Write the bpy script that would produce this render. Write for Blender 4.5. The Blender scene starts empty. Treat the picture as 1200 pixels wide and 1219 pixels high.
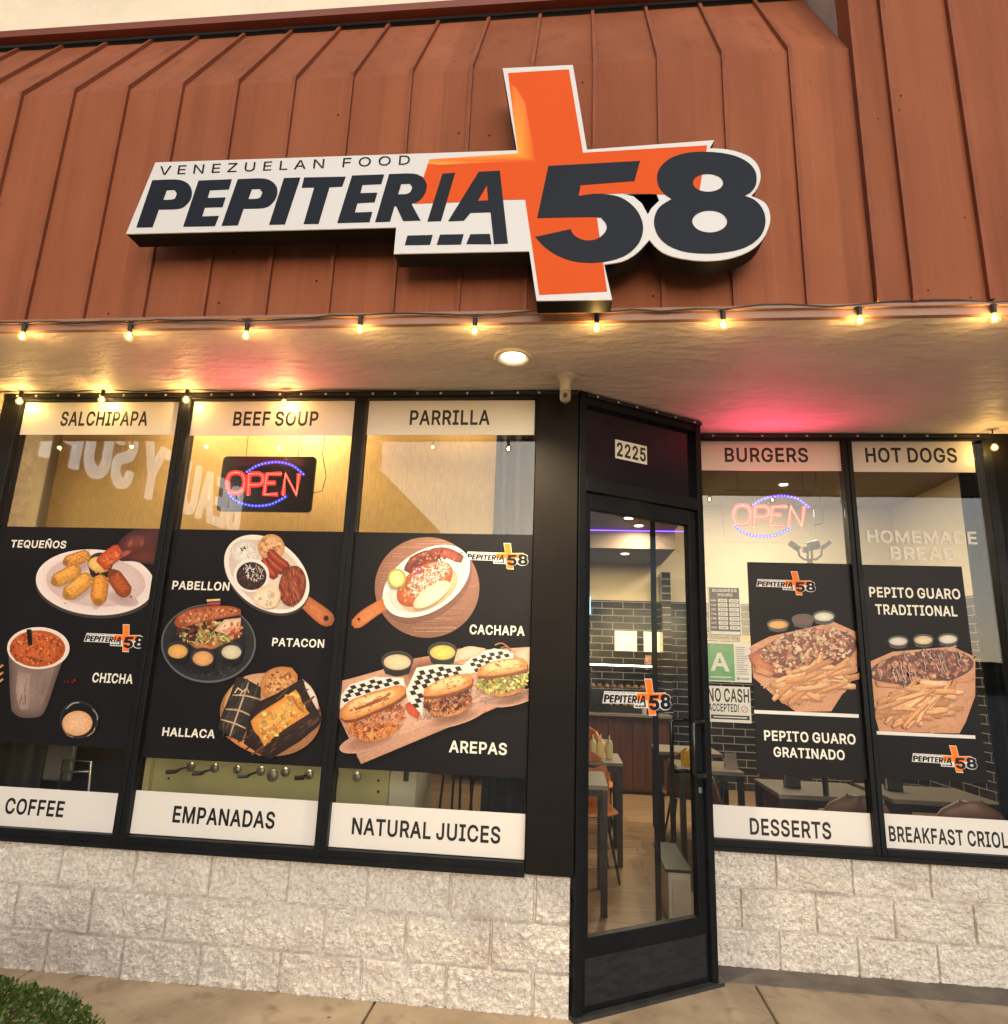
import bpy, math, random, json
from mathutils import Vector, Matrix, noise
from mathutils.geometry import tessellate_polygon, delaunay_2d_cdt
random.seed(7)
SC = bpy.context.scene
COL = SC.collection

# ------------------------------------------------------------------ camera
CAMP = Vector((2.592, -3.461, 1.578))
YAW, PITCH, ROLL, FPX = 0.105799, 0.225428, 0.036282, 780.5     # focal length in pixels of the 1200 px wide photograph
_cy, _sy, _cp, _sp = math.cos(YAW), math.sin(YAW), math.cos(PITCH), math.sin(PITCH)
FWD = Vector((-_sy*_cp, _cy*_cp, _sp)); _r = Vector((_cy, _sy, 0)); _u = _r.cross(FWD)
RIGHT = math.cos(ROLL)*_r + math.sin(ROLL)*_u
UP = -math.sin(ROLL)*_r + math.cos(ROLL)*_u
cd = bpy.data.cameras.new('camera'); cam = bpy.data.objects.new('camera', cd); COL.objects.link(cam)
cd.sensor_fit = 'HORIZONTAL'; cd.sensor_width = 36; cd.lens = FPX/1200*36; cd.clip_start = .05; cd.clip_end = 2000
cam.matrix_world = Matrix(((RIGHT.x, UP.x, -FWD.x, CAMP.x), (RIGHT.y, UP.y, -FWD.y, CAMP.y), (RIGHT.z, UP.z, -FWD.z, CAMP.z), (0, 0, 0, 1)))
SC.camera = cam
# ------------------------------------------------------------------ sky, sun, exposure
SUN_EL, SUN_AZ = math.radians(16), math.radians(174)              # low evening sun behind the viewer, veiled
w = bpy.data.worlds.new('World'); SC.world = w; w.use_nodes = True
nt = w.node_tree; sky = nt.nodes.new('ShaderNodeTexSky'); sky.sky_type = 'NISHITA'; sky.sun_disc = False
sky.sun_elevation = SUN_EL; sky.sun_rotation = SUN_AZ; sky.air_density = 1.0; sky.dust_density = 1.4; sky.ozone_density = 1.0
bg = nt.nodes['Background']; bg.inputs['Strength'].default_value = 0.09
nt.links.new(sky.outputs[0], bg.inputs[0])
sd = bpy.data.lights.new('sun', 'SUN'); sd.energy = 0.95; sd.angle = math.radians(70); sd.color = (1, .985, .97)
sun = bpy.data.objects.new('sun', sd); COL.objects.link(sun)
_sdir = Vector((math.sin(SUN_AZ)*math.cos(SUN_EL), math.cos(SUN_AZ)*math.cos(SUN_EL), math.sin(SUN_EL)))
sun.rotation_euler = (-_sdir).to_track_quat('-Z', 'Y').to_euler()
vs = SC.view_settings; SC.display_settings.display_device = 'sRGB'; vs.view_transform = 'Standard'; vs.look = 'None'; vs.gamma = 1; vs.use_curve_mapping = False
vs.exposure = 0.92
SC.cycles.use_denoising = True; SC.cycles.max_bounces = 10; SC.cycles.transparent_max_bounces = 16
SC.cycles.sample_clamp_indirect = 6; SC.cycles.caustics_reflective = False; SC.cycles.caustics_refractive = False

# ------------------------------------------------------------------ helpers
def s2l(v): v /= 255; return v/12.92 if v <= .04045 else ((v+.055)/1.055)**2.4
def C(r, g, b): return (s2l(r), s2l(g), s2l(b))
def ray(x, y): return FWD + RIGHT*((x-600)/FPX) + UP*((609.5-y)/FPX)

class Frame:                                                      # a flat surface in the place: origin, along, up, outward normal
    def __init__(s, o, u, v=(0, 0, 1)):
        s.o = Vector(o); s.u = Vector(u).normalized(); s.v = Vector(v).normalized(); s.n = s.u.cross(s.v)
    def px(s, x, y):
        d = ray(x, y); t = (s.o-CAMP).dot(s.n)/d.dot(s.n); q = CAMP+d*t-s.o
        return (q.dot(s.u), q.dot(s.v))
    def p(s, a, b, c=0): return s.o+s.u*a+s.v*b+s.n*c
    def off(s, c): return Frame(s.o+s.n*c, s.u, s.v)
LW = Frame((0, 0, 0), (1, 0, 0)); RW = Frame((0, .71, 0), (1, 0, 0))
DA, DB = Vector((2.625, 0, 0)), Vector((3.37, .49, 0)); DW = Frame(DA, DB-DA)
SG = Frame((0, -1.0, 0), (1, 0, 0)); FA = Frame((0, -.80, 0), (1, 0, 0))
def floor_px(x, y, z=0):
    d = ray(x, y); return CAMP+d*((z-CAMP.z)/d.z)

MATS = {}
def mat(name, col, rough=.6, metal=0, var=0, vs=4, col2=None, bump=0, bs=40, spec=.5, coat=0, stretch=(1, 1, 1), detail=6, rvar=0):
    if name in MATS: return MATS[name]
    m = bpy.data.materials.new(name); m.use_nodes = True; n = m.node_tree; b = n.nodes['Principled BSDF']
    b.inputs['Roughness'].default_value = rough; b.inputs['Metallic'].default_value = metal
    b.inputs['Specular IOR Level'].default_value = spec; b.inputs['Coat Weight'].default_value = coat; b.inputs['Coat Roughness'].default_value = .08
    b.inputs['Base Color'].default_value = (*col, 1)
    tc = n.nodes.new('ShaderNodeTexCoord'); mp = n.nodes.new('ShaderNodeMapping'); n.links.new(tc.outputs['Object'], mp.inputs[0]); mp.inputs['Scale'].default_value = stretch
    if var or col2 or rvar:
        t = n.nodes.new('ShaderNodeTexNoise'); t.inputs['Scale'].default_value = vs; t.inputs['Detail'].default_value = detail; t.inputs['Roughness'].default_value = .6
        n.links.new(mp.outputs[0], t.inputs[0])
        r = n.nodes.new('ShaderNodeValToRGB'); n.links.new(t.outputs['Fac'], r.inputs[0])
        lo = col2 if col2 else tuple(c*(1-var) for c in col); hi = col if col2 else tuple(min(1, c*(1+var)) for c in col)
        r.color_ramp.elements[0].position = .34; r.color_ramp.elements[1].position = .66
        r.color_ramp.elements[0].color = (*lo, 1); r.color_ramp.elements[1].color = (*hi, 1)
        n.links.new(r.outputs[0], b.inputs['Base Color'])
        if rvar:
            mr = n.nodes.new('ShaderNodeMapRange'); mr.inputs['To Min'].default_value = rough-rvar; mr.inputs['To Max'].default_value = rough+rvar
            n.links.new(t.outputs['Fac'], mr.inputs[0]); n.links.new(mr.outputs[0], b.inputs['Roughness'])
    if bump:
        t2 = n.nodes.new('ShaderNodeTexNoise'); t2.inputs['Scale'].default_value = bs; t2.inputs['Detail'].default_value = 5
        n.links.new(mp.outputs[0], t2.inputs[0]); bn = n.nodes.new('ShaderNodeBump'); bn.inputs['Strength'].default_value = bump; bn.inputs['Distance'].default_value = .01
        n.links.new(t2.outputs['Fac'], bn.inputs['Height']); n.links.new(bn.outputs[0], b.inputs['Normal'])
    MATS[name] = m; return m
def emit(name, col, strength, base=None):
    if name in MATS: return MATS[name]
    m = bpy.data.materials.new(name); m.use_nodes = True; b = m.node_tree.nodes['Principled BSDF']
    b.inputs['Base Color'].default_value = (*(base or col), 1); b.inputs['Emission Color'].default_value = (*col, 1); b.inputs['Emission Strength'].default_value = strength
    b.inputs['Roughness'].default_value = .3
    MATS[name] = m; return m
def glass(name, f0=.05, tint=(.93, .94, .93)):
    m = bpy.data.materials.new(name); m.use_nodes = True; n = m.node_tree; n.nodes.clear()
    out = n.nodes.new('ShaderNodeOutputMaterial'); mx = n.nodes.new('ShaderNodeMixShader'); tr = n.nodes.new('ShaderNodeBsdfTransparent'); gl = n.nodes.new('ShaderNodeBsdfGlossy')
    tr.inputs[0].default_value = (*tint, 1); gl.inputs['Roughness'].default_value = .0
    lw = n.nodes.new('ShaderNodeLayerWeight'); lw.inputs['Blend'].default_value = .5
    p = n.nodes.new('ShaderNodeMath'); p.operation = 'POWER'; p.inputs[1].default_value = 4
    ma = n.nodes.new('ShaderNodeMath'); ma.operation = 'MULTIPLY_ADD'; ma.inputs[1].default_value = 1-f0; ma.inputs[2].default_value = f0
    n.links.new(lw.outputs['Facing'], p.inputs[0]); n.links.new(p.outputs[0], ma.inputs[0]); n.links.new(ma.outputs[0], mx.inputs[0])
    n.links.new(tr.outputs[0], mx.inputs[1]); n.links.new(gl.outputs[0], mx.inputs[2]); n.links.new(mx.outputs[0], out.inputs[0])
    # very slight waviness of plate glass
    tc = n.nodes.new('ShaderNodeTexCoord'); t = n.nodes.new('ShaderNodeTexNoise'); t.inputs['Scale'].default_value = 1.6; t.inputs['Detail'].default_value = 1
    bn = n.nodes.new('ShaderNodeBump'); bn.inputs['Strength'].default_value = .04; bn.inputs['Distance'].default_value = .02
    n.links.new(tc.outputs['Object'], t.inputs[0]); n.links.new(t.outputs['Fac'], bn.inputs['Height']); n.links.new(bn.outputs[0], gl.inputs['Normal'])
    MATS[name] = m; return m

def tag(o, label=None, cat=None, group=None, kind=None):
    if label: o['label'] = label
    if cat: o['category'] = cat
    if group: o['group'] = group
    if kind: o['kind'] = kind
    return o
def empty(name, loc, label, cat, group=None):
    o = bpy.data.objects.new(name, None); COL.objects.link(o); o.location = loc; o.empty_display_size = .1
    return tag(o, label, cat, group)
def copy_tree(o, parent=None):
    c = o.copy(); COL.objects.link(c); c.parent = parent
    for ch in [x for x in COL.objects if x.parent == o]: copy_tree(ch, c)
    return c
def base_of(o):
    v = Vector((0, 0, 0))
    while o is not None: v = v+o.location; o = o.parent
    return v

class MB:                                                         # collects shapes in world coordinates, build() links ONE mesh object
    def __init__(s): s.v = []; s.f = []; s.c = []; s.smooth = False
    def add(s, vs, fs, col=None):
        k = len(s.v); s.v += [Vector(p) for p in vs]; s.f += [tuple(i+k for i in f) for f in fs]
        s.c += (col if isinstance(col, list) else [col or (1, 1, 1)]*len(vs)); return s
    def box(s, x0, x1, y0, y1, z0, z1, col=None):
        return s.add([(x0, y0, z0), (x1, y0, z0), (x1, y1, z0), (x0, y1, z0), (x0, y0, z1), (x1, y0, z1), (x1, y1, z1), (x0, y1, z1)],
                     [(0, 3, 2, 1), (4, 5, 6, 7), (0, 1, 5, 4), (1, 2, 6, 5), (2, 3, 7, 6), (3, 0, 4, 7)], col)
    def fbox(s, F, a0, a1, b0, b1, c0, c1, col=None):              # box in a frame, c towards the viewer
        P = [F.p(a, b, c) for c in (c0, c1) for (a, b) in ((a0, b0), (a1, b0), (a1, b1), (a0, b1))]
        return s.add(P, [(0, 3, 2, 1), (4, 5, 6, 7), (0, 1, 5, 4), (1, 2, 6, 5), (2, 3, 7, 6), (3, 0, 4, 7)], col)
    def prism(s, F, loops, c0, c1, col=None):                      # polygon with holes in a frame
        loops = [l for l in loops if len(l) > 2]
        flat = [p for l in loops for p in l]
        tris = tessellate_polygon([[Vector((a, b, 0)) for a, b in l] for l in loops])
        n = len(flat); V = [F.p(a, b, c1) for a, b in flat]; f = []
        for t in tris:
            (ax, ay), (bx, by), (cx, cy) = (flat[i] for i in t)
            f.append(tuple(t) if (bx-ax)*(cy-ay)-(by-ay)*(cx-ax) > 0 else tuple(reversed(t)))
        if abs(c1-c0) > 1e-6:
            V += [F.p(a, b, c0) for a, b in flat]; k = 0
            for i, l in enumerate(loops):
                ar = sum(l[j-1][0]*l[j][1]-l[j][0]*l[j-1][1] for j in range(len(l)))
                ccw = (ar > 0) == (i == 0)
                for j in range(len(l)):
                    a, b = k+j, k+(j+1) % len(l)
                    f.append((a, a+n, b+n, b) if ccw else (b, b+n, a+n, a))
                k += len(l)
            f += [tuple(n+i for i in reversed(t)) for t in f[:len(tris)]]
        return s.add(V, f, col)
    def tube(s, pts, r, seg=8, cap=True):
        pts = [Vector(p) for p in pts]; R = r if isinstance(r, (list, tuple)) else [r]*len(pts); V = []; f = []; a = None
        for i, p in enumerate(pts):
            d = (pts[min(i+1, len(pts)-1)]-pts[max(i-1, 0)]).normalized()
            if a is None: a = d.orthogonal().normalized()
            a = (a-d*a.dot(d)).normalized(); b = d.cross(a)
            V += [p+(a*math.cos(2*math.pi*k/seg)+b*math.sin(2*math.pi*k/seg))*R[i] for k in range(seg)]
        for i in range(len(pts)-1):
            for k in range(seg): f.append((i*seg+k, i*seg+(k+1) % seg, (i+1)*seg+(k+1) % seg, (i+1)*seg+k))
        if cap: f += [tuple(reversed(range(seg))), tuple(range((len(pts)-1)*seg, len(pts)*seg))]
        return s.add(V, f)
    def lathe(s, o, prof, seg=16, axis='z'):                       # prof: (radius, height)
        V = []; f = []
        for r, h in prof:
            for k in range(seg):
                a = 2*math.pi*k/seg; q = Vector((r*math.cos(a), r*math.sin(a), h))
                if axis == 'y': q = Vector((q.x, -q.z, q.y))
                V.append(Vector(o)+q)
        for i in range(len(prof)-1):
            for k in range(seg): f.append((i*seg+k, i*seg+(k+1) % seg, (i+1)*seg+(k+1) % seg, (i+1)*seg+k))
        f += [tuple(reversed(range(seg))), tuple(range((len(prof)-1)*seg, len(prof)*seg))]
        return s.add(V, f)
    def build(s, name, m, parent=None, loc=None, smooth=False, bevel=0, colour=False):
        b = base_of(parent) if parent else Vector((0, 0, 0)); L = Vector(loc) if loc is not None else Vector((0, 0, 0))
        me = bpy.data.meshes.new(name); me.from_pydata([v-b-L for v in s.v], [], s.f); me.materials.append(m)
        if colour:
            at = me.color_attributes.new('Col', 'FLOAT_COLOR', 'POINT')
            at.data.foreach_set('color', [x for c in s.c for x in (*c, 1)])
        if smooth:
            me.polygons.foreach_set('use_smooth', [True]*len(me.polygons))
        me.update(); o = bpy.data.objects.new(name, me); COL.objects.link(o)
        if parent: o.parent = parent
        o.location = L
        if bevel:
            bv = o.modifiers.new('bevel', 'BEVEL'); bv.width = bevel; bv.segments = 2; bv.limit_method = 'ANGLE'; bv.harden_normals = False
        return o

def spline(pts, closed=True, sharp=38, n=4):                       # smooth a traced outline, keeping its corners
    out = []; N = len(pts)
    def corner(i):
        if not closed and i in (0, N-1): return True
        a, b, c = Vector(pts[i-1]), Vector(pts[i]), Vector(pts[(i+1) % N])
        return (b-a).length < 1e-9 or (c-b).length < 1e-9 or math.degrees((b-a).angle(c-b, 0)) > sharp
    K = [corner(i) for i in range(N)]
    for i in range(N if closed else N-1):
        p1, p2 = Vector(pts[i]), Vector(pts[(i+1) % N])
        out.append(tuple(p1))
        if K[i] and K[(i+1) % N]: continue
        p0 = p1*2-p2 if K[i] else Vector(pts[i-1]); p3 = p2*2-p1 if K[(i+1) % N] else Vector(pts[(i+2) % N])
        for k in range(1, n):
            t = k/n
            q = .5*((2*p1)+(p2-p0)*t+(2*p0-5*p1+4*p2-p3)*t*t+(3*p1-p0-3*p2+p3)*t**3)
            out.append((q.x, q.y))
    if not closed: out.append(tuple(pts[-1]))
    return out

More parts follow.
